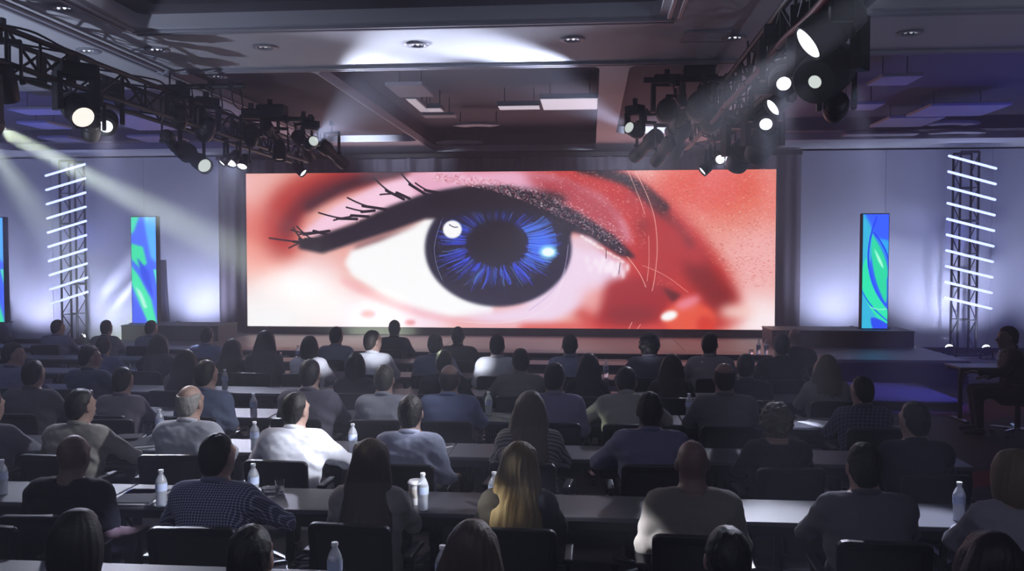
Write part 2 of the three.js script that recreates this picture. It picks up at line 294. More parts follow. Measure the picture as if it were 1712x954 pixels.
  for (let i = 0; i < 520; i++) {
    const a = rnd() * Math.PI * 2, r0 = 46 + rnd() * 14, r1 = r0 + 12 + rnd() * 36, wob = (rnd() - 0.5) * 0.14, up = Math.sin(a) < -0.55 ? 0.75 : 1;
    const X = (r, q) => 836 + Math.cos(q) * r * 1.06, Y = (r, q) => 408 + Math.sin(q) * r * 0.80 * up;
    const hot = rnd(); c.globalAlpha = (0.2 + rnd() * 0.55) * (Math.sin(a) < -0.3 ? 0.55 : 1) * (0.35 + 0.65 * Math.min(1, Math.abs(Math.sin(a * 3.5 + 1.1 * Math.sin(a * 9))) * 1.6));
    line(hot > 0.9 ? '#6bb6ff' : hot > 0.6 ? '#3f6bff' : '#2b3fd0', hot > 0.9 ? 0.4 : 0.9, 0.7 + rnd() * 1.9, [[X(r0, a), Y(r0, a)], [X((r0 + r1) / 2, a + wob), Y((r0 + r1) / 2, a + wob)], [X(r1, a + wob * 0.5), Y(r1, a + wob * 0.5)]]);
  }
  c.globalAlpha = 1; blob('#3560f0', 7, 912, 410, 18, 22); blob('#0c0c18', 5, 836, 402, 46, 36); blob('#0a0a14', 2, 836, 402, 39, 30);
  for (let i = 0; i < 60; i++) { const a = -0.7 + rnd() * 1.5; c.globalAlpha = 0.5; line('#4f8dff', 0.5, 1.1, [[836 + Math.cos(a) * 54, 408 + Math.sin(a) * 42], [836 + Math.cos(a + 0.05) * 76, 408 + Math.sin(a + 0.05) * 56], [836 + Math.cos(a) * 100, 408 + Math.sin(a) * 74]]); }
  c.globalAlpha = 1; c.restore();
  line('#8088b0', 0.6, 0.8, [[752, 350], [730, 400], [733, 440], [745, 470]]); line('#b9a6d8', 0.6, 0.8, [[955, 410], [952, 450], [930, 490], [890, 520]]);
  // lashes and the dark lid edge
  poly('#161420', 3, [[497, 408], [540, 392], [600, 372], [655, 345], [720, 322], [790, 311], [860, 313], [920, 330], [975, 358], [1030, 395], [1066, 432], [1040, 428], [990, 396], [962, 388], [955, 400], [930, 366], [870, 345], [800, 345], [745, 366], [716, 366], [660, 386], [590, 408], [540, 424], [500, 416]]);
  blob('#14121a', 6, 840, 335, 112, 18); poly('#54222b', 4, [[600, 410], [700, 376], [712, 372], [640, 402], [590, 418]]);
  for (const pts of [[[628, 296], [650, 318], [680, 333]], [[676, 290], [690, 308], [722, 328]], [[584, 330], [610, 344], [650, 350]], [[534, 355], [566, 365], [600, 366]], [[486, 384], [508, 392], [552, 386]], [[448, 398], [490, 404], [530, 408]], [[490, 380], [500, 400], [520, 406]], [[500, 392], [525, 386], [555, 394]], [[582, 346], [608, 354], [630, 352]], [[640, 325], [668, 322], [690, 332]], [[700, 306], [716, 318], [736, 322]], [[482, 415], [510, 400], [540, 400]], [[496, 378], [520, 404], [548, 400]], [[560, 368], [590, 360], [620, 362]]]) { line('#1d1620', 0.5, 2.6, pts); line('#1d1620', 0.5, 4.6, pts.slice(1)); }
  for (let i = 0; i < 40; i++) { const t = i / 70, x = 600 + t * 470, y = 378 - Math.sin(t * 2.6) * 66 + t * 14; line('#15131c', 0.3, 1.2, [[x, y], [x - 3 + rnd() * 4, y - 4], [x - 5 + rnd() * 8, y - 7 - rnd() * 5]]); }
  // highlights and tears
  blob('#ffffff', 1.2, 762, 384, 16, 15); line('#39405e', 0.5, 1.6, [[757, 376], [764, 381], [771, 380]]); blob('#8fe0ff', 3, 922, 422, 15, 11); blob('#f2ffff', 1.2, 922, 422, 10, 7);
  for (let i = 0; i < 11; i++) { const t = i / 10; blob('#fff2fa', 2.4, 984 + t * 66 + rnd() * 4, 432 + (i % 2) * 10 + t * 14 + rnd() * 6, 2 + rnd() * 3, 5 + rnd() * 5); blob('#ffffff', 1.4, 978 + t * 66, 396 + t * 40 + rnd() * 3, 4, 1.6, 0.6); }
  line('#2a1a20', 0.4, 1.2, [[1017, 418], [1017, 432]]); line('#2a1a20', 0.4, 1, [[1040, 440], [1038, 458]]);
  // pores
  for (let i = 0; i < 5200; i++) {
    const x = 900 + rnd() * 395, y = 288 + rnd() * 190, e = (x - 900) * 0.55 + 300; if (y > e + 22 && x < 1100) continue; if (x > 1080 && y > 330 + (x - 1080) * 1.0 && y < 450 + (x - 1080) * 0.5) continue;
    c.globalAlpha = 0.16 + rnd() * 0.26; soft(0); c.fillStyle = rnd() < 0.5 ? '#ffcfc6' : '#b5463f'; c.fillRect(x, y, 1.5 + rnd() * 2, 0.8 + rnd());
  }
  for (let i = 0; i < 1500; i++) { const t = rnd(), x = 730 + t * 320, y = 290 + t * t * 100 + rnd() * (12 + 28 * t); c.globalAlpha = 0.4; c.fillStyle = rnd() < 0.5 ? '#ffe0ee' : '#b8606c'; c.fillRect(x, y, 1 + rnd() * 2, 1 + rnd() * 1.5); }
  c.globalAlpha = 0.8;
  // thin drawn arcs over the picture
  line('#f6c9b8', 0.4, 1.1, [[1064, 290], [1092, 340], [1102, 410], [1096, 470], [1092, 486]]); line('#f6c9b8', 0.4, 1, [[1052, 288], [1070, 330], [1080, 360]]); line('#e8b0a6', 0.4, 1, [[1086, 395], [1088, 430], [1084, 470]]);
  line('#f6d9cc', 0.4, 1.1, [[1052, 430], [1072, 455], [1082, 480]]); line('#e8b0a6', 0.4, 0.9, [[1076, 444], [1110, 456], [1150, 488]]); line('#f6c9b8', 0.4, 1, [[1060, 538], [1054, 550]]); line('#f6c9b8', 0.4, 1, [[1074, 541], [1068, 550]]);
  c.globalAlpha = 0.4; line('#ffffff', 0.6, 1.2, [[950, 450], [940, 500], [900, 530], [840, 543], [770, 538]]); c.globalAlpha = 1;
});
{
  const A = at(414, 548, 19.3), B = at(1295, 548, 19.3), w = B.x - A.x, x = (A.x + B.x) / 2, y0 = 0.565, y1 = 4.03;
  const t = thing('led_screen', 'huge wide LED screen showing a close-up blue eye', 'screen', [x, 0.4, -19.4]);
  obj('display', new THREE.PlaneGeometry(w, y1 - y0), new THREE.MeshStandardMaterial({ color: 0x050505, roughness: 0.6, emissive: 0xffffff, emissiveMap: eyeMap, emissiveIntensity: 1.42 }), t, [0, (y0 + y1) / 2 - 0.4, 0.1]);
  obj('cabinet', rb(w + 0.04, y1 - y0 + 0.03, 0.18, 0.01, 0, (y0 + y1) / 2 - 0.4, 0), M.black, t);
  obj('base', rb(w + 0.04, 0.16, 0.5, 0.01, 0, 0.08, -0.1), M.black, t);
  for (let i = 0; i < 5; i++) obj('support_leg', rod(V(-w / 2 + w * (i + 0.5) / 5, 0.0, -0.6), V(-w / 2 + w * (i + 0.5) / 5, 2.6, -0.1), 0.03), M.trussBlack, t);
}

// ------------------------------------------------------------------ LED pillars
const swirlA = canvas(256, 1152, (c, w, h) => {
  const px = (x, y) => [(x - 1441) / 43 * w, (y - 358) / 194 * h];
  const shape = (col, b, pts) => { c.filter = b ? `blur(${b}px)` : 'none'; c.fillStyle = col; c.beginPath(); c.moveTo(...px(...pts[0])); for (let i = 1; i + 1 < pts.length; i += 2) c.quadraticCurveTo(...px(...pts[i]), ...px(...pts[i + 1])); c.fill(); };
  c.fillStyle = '#2f5cff'; c.fillRect(0, 0, w, h);
  shape('#34b8e0', 14, [[1438, 350], [1475, 400], [1452, 440], [1450, 480], [1470, 520], [1470, 560], [1438, 560], [1438, 420], [1438, 350]]);
  shape('#2aa6f0', 10, [[1462, 395], [1480, 405], [1490, 400], [1490, 440], [1490, 450], [1476, 420], [1462, 395]]);
  shape('#23d8a4', 6, [[1457, 392], [1490, 440], [1482, 470], [1484, 520], [1478, 505], [1450, 450], [1457, 392]]);
  shape('#2be6ae', 5, [[1448, 430], [1450, 480], [1484, 520], [1490, 548], [1482, 550], [1450, 520], [1438, 480], [1440, 440], [1448, 430]]);
  shape('#2b4cf0', 4, [[1456, 534], [1464, 530], [1490, 548], [1490, 560], [1478, 560], [1456, 560], [1456, 534]]);
  shape('#b6ffe0', 6, [[1460, 415], [1476, 440], [1476, 450], [1466, 440], [1460, 415]]);
  const L = (col, lw, pts) => { c.filter = 'blur(1.5px)'; c.strokeStyle = col; c.lineWidth = lw; c.beginPath(); c.moveTo(...px(...pts[0])); c.quadraticCurveTo(...px(...pts[1]), ...px(...pts[2])); c.stroke(); };
  L('#1f3df0', 16, [[1464, 362], [1446, 410], [1452, 450]]); L('#1f4cff', 14, [[1452, 445], [1458, 490], [1482, 512]]); L('#1f3df0', 16, [[1458, 388], [1478, 410], [1486, 440]]); L('#1f5cff', 12, [[1440, 486], [1452, 515], [1486, 540]]); L('#8ff5d8', 10, [[1454, 515], [1470, 522], [1482, 518]]);
});
const swirlB = canvas(256, 1152, (c, w, h) => {
  const px = (x, y) => [(x - 221) / 40 * w, (y - 362) / 179 * h];
  const shape = (col, b, pts) => { c.filter = `blur(${b}px)`; c.fillStyle = col; c.beginPath(); pts.forEach((q, i) => i ? c.lineTo(...px(...q)) : c.moveTo(...px(...q))); c.fill(); };
  c.fillStyle = '#4a6cff'; c.fillRect(0, 0, w, h);
  shape('#45e0b8', 12, [[218, 358], [236, 358], [226, 385], [218, 395]]); shape('#58b4ff', 12, [[240, 358], [262, 358], [262, 440], [252, 430]]); shape('#6bd0ff', 8, [[244, 360], [250, 360], [247, 375]]);
  shape('#36e0a8', 10, [[218, 405], [240, 412], [246, 440], [236, 450], [218, 430]]); shape('#3fe8ae', 10, [[218, 440], [232, 460], [252, 500], [262, 545], [248, 545], [232, 505], [218, 470]]);
  shape('#b6f5e0', 8, [[226, 478], [236, 488], [246, 515], [240, 515]]); shape('#3a58f0', 10, [[218, 490], [236, 520], [246, 545], [218, 545]]); shape('#57e6d0', 6, [[256, 450], [262, 450], [262, 480]]); shape('#3450e8', 10, [[230, 430], [250, 455], [256, 500], [240, 470]]);
});
function pillar(x0, x1, map, label, back) {
  const A = at(x0, 540, 17.9), B = at(x1, 540, 17.9), w = B.x - A.x, t = thing('led_pillar', label, 'led pillar', [(A.x + B.x) / 2, 0.715, -18.0]);
  obj('display', new THREE.PlaneGeometry(w, 2.27), new THREE.MeshStandardMaterial({ color: 0x050505, emissive: 0xffffff, emissiveMap: map, emissiveIntensity: 1.5 }), t, [0, 1.145, 0.086]);
  obj('cabinet', rb(w + 0.03, 2.3, 0.16, 0.01, 0, 1.15, 0), M.black, t); obj('foot_plate', rb(w + 0.1, 0.02, 0.3, 0.005, 0, 0.005, 0), M.black, t);
  rectLight('pillar_glow', 0x4a7cff, 0.7, w, 2.25, V((A.x + B.x) / 2, 1.86, -17.88), V((A.x + B.x) / 2, 1.86, 0));
}
pillar(1441, 1484, swirlA, 'tall LED pillar with a green leaf-shaped swirl on blue');
pillar(221, 262, swirlB, 'tall LED pillar with diagonal green streaks on blue');
pillar(-38, 7, swirlB, 'blue LED pillar at the far side, only its edge in view');
function wedge(x0, x1, z, h, label) {                        // dark set piece behind a pillar, wider at its foot
  const A = at(x0, 540, z), B = at(x1, 540, z), w = B.x - A.x, s = new THREE.Shape(); s.moveTo(0, 0); s.lineTo(w, 0); s.lineTo(w * 0.86, h * 0.6); s.lineTo(w * 0.8, h); s.lineTo(0, h); s.closePath();
  const t = thing('set_piece', label, 'set piece', [A.x, 0, -z]);
  obj('board', new THREE.ExtrudeGeometry(s, { depth: 0.12, bevelEnabled: true, bevelSize: 0.008, bevelThickness: 0.008, bevelSegments: 1 }), S(0x3a3850, 0.8), t, [0, 0.01, 0]); obj('foot', rb(w, 0.04, 0.5, 0.01, w / 2, 0.02, 0.06), M.black, t);
}
wedge(250, 286, 20.1, 2.05, 'dark tapered set board right behind the streaked pillar');
wedge(-10, 21, 20.1, 1.62, 'dark tapered set board beside the far blue pillar');

// ------------------------------------------------------------------ lattice: trusses and towers
const braceCache = new Map();
function bar(name, a, b, r, mat, parent, seg = 6) {          // a bar of a lattice; equal lengths share a geometry
  const d = b.clone().sub(a), k = r + '_' + d.length().toFixed(3) + seg;
  if (!braceCache.has(k)) braceCache.set(k, new THREE.CylinderGeometry(r, r, d.length(), seg));
  const m = obj(name, braceCache.get(k), mat, parent); m.position.copy(a).add(b).multiplyScalar(0.5); m.quaternion.setFromUnitVectors(V(0, 1, 0), d.normalize()); return m;
}
function boxTruss(label, x, y, z0, z1, s) {
  const t = thing('lighting_truss', label, 'truss', [x, y, -z0]), L = z1 - z0, n = Math.round(L / 0.5), h = s / 2;
  for (const sx of [-h, h]) for (const sy of [-h, h]) bar('chord', V(sx, sy, 0), V(sx, sy, -L), 0.03, M.trussBlack, t, 8);
  for (let i = 0; i < n; i++) {
    const a = -L * i / n, b = -L * (i + 1) / n, q = i % 2 ? 1 : -1;
    for (const sx of [-h, h]) { bar('brace', V(sx, -h * q, a), V(sx, h * q, b), 0.016, M.trussBlack, t); bar('strut', V(sx, -h, a), V(sx, h, a), 0.015, M.trussBlack, t); }
    bar('brace', V(-h * q, -h, a), V(h * q, -h, b), 0.012, M.trussBlack, t); bar('brace', V(-h * q, h, a), V(h * q, h, b), 0.012, M.trussBlack, t);
    if (i % 6 === 0) for (const g of [[h, 1], [-h, 1]]) obj('joint_plate', rb(0.02, s + 0.05, 0.16, 0.006), M.trussBlack, t, [g[0], 0, a]);
  }
  for (let i = 0; i < 4; i++) bar('suspension_rod', V(0, h, -L * (i + 0.5) / 4), V(0, CEIL - y - 0.005, -L * (i + 0.5) / 4), 0.012, M.steel, t);
  return t;
}
const TL = -5.5, TR = 1.76, TY = 4.11;
const off = (p, x, y, z) => p.clone().add(V(x, y, z));
boxTruss('black box truss on the side of the smoke beams, hung along the hall', TL, TY, 2.6, 16.2, 0.32);
boxTruss('black box truss on the side of the red light strand, hung along the hall', TR, TY, 2.6, 14.6, 0.32);
function tower(x, z, label) {
  const t = thing('truss_tower', label, 'tower', [x, 0, -z]), s = 0.19, H = 4.42, n = 12;
  obj('base_plate', rb(0.7, 0.03, 0.7, 0.008, 0, 0.015, 0), M.trussBlack, t);
  for (const sx of [-s, s]) for (const sz of [-s, s]) bar('chord', V(sx, 0.03, sz), V(sx, H, sz), 0.026, M.trussBlack, t, 8);
  for (let i = 0; i < n; i++) {
    const a = 0.05 + (H - 0.1) * i / n, b = 0.05 + (H - 0.1) * (i + 1) / n, q = i % 2 ? 1 : -1;
    for (const sg of [-s, s]) { bar('brace', V(sg, a, -s * q), V(sg, b, s * q), 0.013, M.trussBlack, t); if (i % 2 === 0) bar('rung', V(-s, a, sg), V(s, a, sg), i % 4 === 0 ? 0.03 : 0.014, M.trussBlack, t); }
  }
  for (const sg of [-s, s]) bar('rung', V(-s, H, sg), V(s, H, sg), 0.03, M.trussBlack, t);
  return t;
}
const tl = at(122, 400, 20.0), tr = at(1613, 400, 20.0);
tower(tl.x, 20.0, 'black lattice tower with slanting light tubes near the smoke beams');
tower(tr.x, 20.0, 'black lattice tower with slanting light tubes beside the two floor lamps');
const ordinal = ['top', 'second', 'third', 'fourth', 'fifth', 'sixth', 'seventh', 'eighth', 'ninth', 'lowest'];
const tubeGlow = glow(0xaab6ff, 3.2);
function lightTube(x0, y0, x1, y1, label, group) {
  const A = at(x0, y0, 19.7), B = at(x1, y1, 19.7), c = A.clone().add(B).multiplyScalar(0.5), d = B.clone().sub(A), L = d.length();
  const t = thing('light_tube', label, 'light tube', c.toArray(), 0, group), q = new THREE.Quaternion().setFromUnitVectors(V(1, 0, 0), d.normalize());
  const a = obj('tube', new THREE.CapsuleGeometry(0.028, L - 0.05, 4, 8).rotateZ(Math.PI / 2), tubeGlow, t); a.quaternion.copy(q);
  const b = obj('channel', bx(L, 0.03, 0.03, 0, 0, -0.03), M.black, t); b.quaternion.copy(q);
  obj('clamp', bx(0.05, 0.05, 0.08, 0, 0, -0.075), M.trussBlack, t);
}
for (let i = 0; i < 10; i++) {
  const k = i / 9;
  lightTube(75 + 8 * k, 294 + 214 * k, 143 + 5 * k, 274 + 213 * k, ordinal[i] + ' glowing tube from the top on the tower by the smoke beams', 'light tubes on the tower by the smoke beams');
  lightTube(1585 - 7 * k, 260 + 237 * k, 1667 - 8 * k, 282 + 234 * k, ordinal[i] + ' glowing tube from the top on the tower by the two floor lamps', 'light tubes on the tower by the two floor lamps');
}
for (const [p, sgn] of [[tl, 1], [tr, 1]]) for (const y of [2.7]) { const l = new THREE.PointLight(0x8c98ff, 1.4); l.name = 'tube_glow'; l.position.set(p.x, y, -19.45); l.shadow.radius = 6; scene.add(l); }

// ------------------------------------------------------------------ stage lamps
const lensGlow = { on: glow(0xf4f6ff, 3), soft: glow(0xe6f0ea, 0.9), warm: glow(0xfff4ea, 1.3) };
function orient(m, dir) { m.quaternion.setFromUnitVectors(V(0, 0, 1), dir.clone().normalize()); return m; }
const tube2 = (pts, seg = 20) => lathe(pts, seg).rotateX(Math.PI / 2);   // a turned body whose axis is +z
const bodyGeo = {
  moving: tube2([[0, -0.21], [0.07, -0.21], [0.075, -0.19], [0.115, -0.175], [0.13, -0.1], [0.13, -0.07], [0.142, -0.066], [0.142, -0.05], [0.13, -0.046], [0.13, -0.01], [0.142, -0.006], [0.142, 0.01], [0.13, 0.014], [0.13, 0.05], [0.138, 0.054], [0.136, 0.12], [0.128, 0.19], [0.12, 0.2], [0.112, 0.188], [0, 0.184]], 24),
  profile: tube2([[0, -0.34], [0.07, -0.34], [0.1, -0.3], [0.105, -0.12], [0.075, -0.08], [0.07, 0.12], [0.085, 0.14], [0.085, 0.34], [0.078, 0.34], [0.076, 0.3], [0, 0.3]]),
  par: tube2([[0, -0.16], [0.05, -0.15], [0.08, -0.1], [0.095, 0.02], [0.1, 0.14], [0.094, 0.14], [0.09, 0.1], [0, 0.1]]),
};
function stageLamp(kind, pos, aim, label, lens = null, k = 1, face = 0) {
  const hang = 0.32 * Math.min(1.1, k) + 0.04, drop = Math.max(hang + 0.14, TY - 0.17 - pos.y);   // pos is the middle of the turning head
  const cat = kind === 'moving' ? 'moving light' : 'spotlight', name = { moving: 'moving_head_light', profile: 'profile_spotlight', par: 'par_spotlight' }[kind];
  const t = thing(name, label, cat, pos.toArray()), dir = aim.clone().sub(pos).normalize(), yaw = Math.atan2(dir.x, dir.z);
  const R = (kind === 'moving' ? 0.185 : kind === 'profile' ? 0.125 : 0.12) * k;
  const yoke = new THREE.Group(); yoke.rotation.y = yaw;
  const aw = kind === 'moving' ? 0.06 * k : 0.022, ad = (kind === 'moving' ? 0.15 : 0.06) * k, yg = [rb(aw, hang, ad, 0.01, -R, hang / 2 - 0.03, 0), rb(aw, hang, ad, 0.01, R, hang / 2 - 0.03, 0), rb(2 * R + aw, 0.05, ad, 0.01, 0, hang - 0.03, 0)];
  const ym = obj('yoke', yg, M.fixture, t); ym.rotation.y = yaw;
  if (kind === 'moving') { const b = obj('base_box', rb(0.36 * k, 0.13 * k, 0.24 * k, 0.02, 0, hang + 0.04, 0), M.fixture, t); b.rotation.y = yaw; }
  obj('clamp', [rod(V(0, hang - 0.02, 0), V(0, drop, 0), 0.014), rb(0.07, 0.09, 0.06, 0.01, 0, drop, 0)], M.steel, t);
  const g = bodyGeo[kind].clone().scale(k, k, k), hd = orient(obj('lamp_head', g, M.fixture, t), dir);
  const lz = { moving: 0.187, profile: 0.305, par: 0.105 }[kind] * k, lr = face || { moving: 0.108, profile: 0.074, par: 0.088 }[kind] * k;
  obj('lens', new THREE.SphereGeometry(lr, 20, 8, 0, Math.PI * 2, 0, Math.PI / 2).scale(1, 0.25, 1).rotateX(Math.PI / 2), lens || M.lensDark, hd, [0, 0, lz]);
  if (kind !== 'moving') for (const s of [-1, 1]) obj('tilt_knob', new THREE.CylinderGeometry(0.025, 0.025, 0.03, 10).rotateZ(Math.PI / 2).translate(s * (R + 0.02), 0, 0), M.fixture, t).rotation.y = yaw;
  return { t, mouth: pos.clone().addScaledVector(dir, lz + 0.06 * k), dir };
}
const CAM = V(0, 2.2, 0);
const lamps = [];
function lit(kind, pos, aim, label, lens, k, beam, face) {        // a lamp that is switched on: its lens glows and it throws a beam
  const r = stageLamp(kind, pos, aim, label, lens, k, face);
  if (beam) lamps.push(spot('stage_lamp_beam', beam[0], beam[1], r.mouth, aim, beam[2], beam[3] ?? 0.5, 3));
  return r;
}
const px = at;                                               // lamp places as seen in the photograph, at the depth of their truss
// left truss
stageLamp('par', px(4, 135, 7.7), px(60, 600, 9), 'dark can lamp at the near end of the left truss', null, 1.3);
lit('moving', px(128, 182, 8.6), off(px(128, 182, 8.6), 0.75, -0.6, 0.55), 'moving head with a speckled white face on the left truss', lensGlow.warm, 1.0, [0xfff2e6, 25, 0.3]);
stageLamp('moving', px(152, 212, 9.0), px(150, 420, 10), 'dark moving head tucked behind the speckled one', null, 0.7);
lit('moving', px(178, 203, 9.6), px(140, 640, 5.5), 'moving head with a round white face beside the speckled one', lensGlow.on, 0.9, [0xe4e8ff, 60, 0.2], 0.07);
lit('profile', px(322, 262, 12.2), off(px(322, 262, 12.2), 0.85, -0.45, 0.75), 'long profile spot sending a greenish beam beside the big screen', lensGlow.soft, 1.35, [0xe4f0d0, 260, 0.05], 0.095);
stageLamp('profile', px(285, 236, 12.0), px(330, 300, 14), 'dark profile spot nose down at the left truss', null, 0.9);
lit('par', px(391, 264, 13.0), off(px(391, 264, 13.0), -0.25, -1.2, 1.1), 'upper bright can lamp in the cluster of three on the left truss', lensGlow.on, 0.95, [0xdfe6ff, 160, 0.07]);
lit('par', px(407, 270, 13.3), off(px(407, 270, 13.3), 0.02, -1.2, 0.9), 'side bright can lamp in the cluster of three on the left truss', lensGlow.on, 0.85, [0xdfe6ff, 120, 0.06]);
lit('par', px(378, 266, 12.8), off(px(378, 266, 12.8), -0.6, -0.8, 0.5), 'half hidden bright can lamp in the cluster of three on the left truss', lensGlow.on, 0.7, null);
stageLamp('par', px(467, 252, 14.0), px(470, 420, 13.8), 'unlit can lamp with shiny side hanging straight down', null, 1.15);
stageLamp('profile', px(508, 244, 14.4), px(560, 330, 16), 'dark profile spot beside the shiny can lamp', null, 1.1);
stageLamp('profile', px(555, 257, 15.2), px(650, 340, 17), 'dark profile spot farthest along the left truss, nose down', null, 1.2);
lit('par', px(500, 283, 15.8), off(px(500, 283, 15.8), 0.6, -0.5, 0.1), 'small can lamp with lit rim in front of the screen corner on the left', lensGlow.on, 0.9, null);
stageLamp('moving', px(345, 215, 11.8), px(300, 330, 13), 'dark moving head bunched on the middle of the left truss', null, 0.9);
stageLamp('moving', px(300, 195, 11.0), px(300, 330, 12), 'dark moving head below the cross pipe on the left truss', null, 0.75);
stageLamp('moving', px(420, 225, 13.0), px(420, 330, 14), 'dark moving head above the bright cluster on the left truss', null, 0.8);
stageLamp('profile', px(452, 220, 13.6), px(500, 300, 16), 'dark profile spot under the second cross pipe', null, 0.9);
// right truss
lit('moving', px(1392, 42, 6.4), off(px(1392, 42, 6.4), -0.8, -0.6, 0.02), 'large moving head with a big white oval face on the right truss', lensGlow.on, 1.1, [0xf4f6ff, 60, 0.3]);
lit('moving', px(1383, 118, 7.0), px(1150, 330, 5.4), 'large dark moving head with a small dim face on the right truss', lensGlow.soft, 1.35, [0xeef0ff, 40, 0.2], 0.05);
lit('moving', px(1310, 128, 7.9), px(1320, 480, 5), 'moving head with a round glowing face under the right truss', lensGlow.on, 0.95, [0xe4e8ff, 90, 0.1], 0.06);
lit('par', px(1308, 168, 8.6), off(px(1308, 168, 8.6), -0.75, -0.55, 0.25), 'can lamp with a slanting white face below the round glowing one', lensGlow.on, 1.0, null);
lit('moving', px(1280, 198, 9.2), px(1300, 560, 6), 'moving head with a round white face farther along the right truss', lensGlow.on, 0.8, [0xe4e8ff, 90, 0.1], 0.062);
stageLamp('moving', px(1398, 178, 7.2), px(1370, 300, 9), 'dark lamp hanging low beside the right truss', null, 0.7);
lit('par', px(1218, 254, 12.6), px(1100, 500, 8), 'upper bright can lamp at the far end of the right truss', lensGlow.on, 0.8, [0xdfe6ff, 60, 0.13], 0.055);
lit('par', px(1206, 264, 12.6), px(1000, 500, 8), 'lower bright can lamp at the far end of the right truss', lensGlow.on, 0.8, null, 0.06);
stageLamp('moving', px(1240, 258, 12.0), px(1150, 420, 14), 'big dark moving head beside the bright pair on the right truss', null, 1.2);
stageLamp('moving', px(1275, 240, 11.2), px(1180, 420, 13), 'dark moving head next along from the bright pair', null, 1.2);
lit('par', px(1184, 278, 13.4), off(px(1184, 278, 13.4), -0.6, -0.5, 0.1), 'small can lamp with lit rim in front of the screen corner on the right', lensGlow.on, 0.9, null);
stageLamp('profile', px(1080, 244, 13.8), px(1000, 320, 15.5), 'dark profile spot farthest out on the right cross pipe', null, 1.25);
stageLamp('profile', px(1112, 250, 13.4), px(1050, 330, 15), 'dark profile spot second out on the right cross pipe', null, 1.2);
stageLamp('profile', px(1137, 232, 13.0), px(1110, 330, 14.5), 'dark profile spot third out on the right cross pipe', null, 1.15);
stageLamp('profile', px(1130, 204, 12.6), px(1100, 260, 14), 'dark profile spot on the near cross pipe of the right truss', null, 1.1);
stageLamp('moving', px(1115, 184, 12.0), px(1090, 260, 14), 'dark moving head under the near cross pipe of the right truss', null, 1.0);
stageLamp('moving', px(1168, 176, 11.6), px(1140, 280, 14), 'dark moving head where the near cross pipe meets the right truss', null, 1.1);
stageLamp('moving', px(1190, 200, 11.8), px(1160, 300, 14), 'dark moving head inside the right truss lattice', null, 1.0);
// lamps beyond the picture's edge, whose beams fall into it
lit('moving', px(-34, 200, 7.4), px(400, 425, 12.4), 'moving head just out of frame whose smoky beam crosses the tower', lensGlow.on, 0.9, [0xe0eccc, 4200, 0.08, 0.9]);
lit('moving', px(-52, 196, 7.7), px(116, 430, 12.4), 'moving head just out of frame whose smoky beam falls steeply', lensGlow.on, 0.9, [0xe0eccc, 1300, 0.09, 1]);
// cross pipes
function crossPipe(x0, y0, x1, y1, z, label) {
  const A = at(x0, y0, z), B = at(x1, y1, z); B.y = A.y;
  const t = thing('cross_pipe', label, 'pipe', A.toArray()), w = B.x - A.x;
  bar('pipe', V(0, 0, 0), V(w, 0, 0), 0.035, M.trussBlack, t, 10);
  for (const k of [0.3, 0.62, 0.85]) { obj('pipe_clamp', rb(0.06, 0.12, 0.08, 0.01, w * k, 0, 0), M.trussBlack, t); obj('cable_loop', tube([V(w * k, -0.03, 0), V(w * k + 0.05, -0.25, 0.02), V(w * k + 0.14, -0.3, 0), V(w * k + 0.12, -0.04, 0)], 0.009, 16, 5), M.cable, t); }
}
crossPipe(262, 146, 409, 152, 11.0, 'black pipe clamped across the left truss, ends in mid air');
crossPipe(405, 200, 525, 203, 13.4, 'second black pipe across the left truss nearer the screen');
crossPipe(1076, 134, 1240, 128, 10.6, 'black pipe clamped across the right truss with cable loops');
crossPipe(1062, 190, 1230, 188, 12.4, 'second black pipe across the right truss nearer the screen');
{ const c = at(455, 192, 13.4), t = thing('control_box', 'black box sitting on the second pipe of the left truss', 'box', c.toArray()); obj('case', rb(0.44, 0.2, 0.25, 0.02, 0, 0.05, 0), M.fixture, t); obj('bracket', bx(0.3, 0.05, 0.05, 0, -0.06, 0), M.steel, t); }
{ const t = thing('red_light_strand', 'added red strand for reddish light along the edge of the right truss', 'cable', [TR - 0.2, TY - 0.19, -5.6]); obj('cable_run', tube(Array.from({ length: 12 }, (_, i) => V(0.012 * Math.sin(i * 2), 0.01 * Math.cos(i * 3), -9 * i / 11)), 0.026, 60, 8), M.redGleam, t); for (let i = 0; i < 6; i++) obj('cable_tie', new THREE.TorusGeometry(0.03, 0.006, 5, 10), M.cable, t, [0, 0, -1.5 * i - 0.4]); }  // strand stands in for red screen light on the truss edge
{ const t = thing('black_cable', 'loose black cable draped over the top of the left truss', 'cable', [TL + 0.05, TY + 0.2, -4]); obj('cable_run', tube(Array.from({ length: 30 }, (_, i) => V(0.08 * Math.sin(i * 1.3), 0.03 + 0.03 * Math.sin(i * 2.1), -12 * i / 29)), 0.012, 120, 5), M.cable, t); }

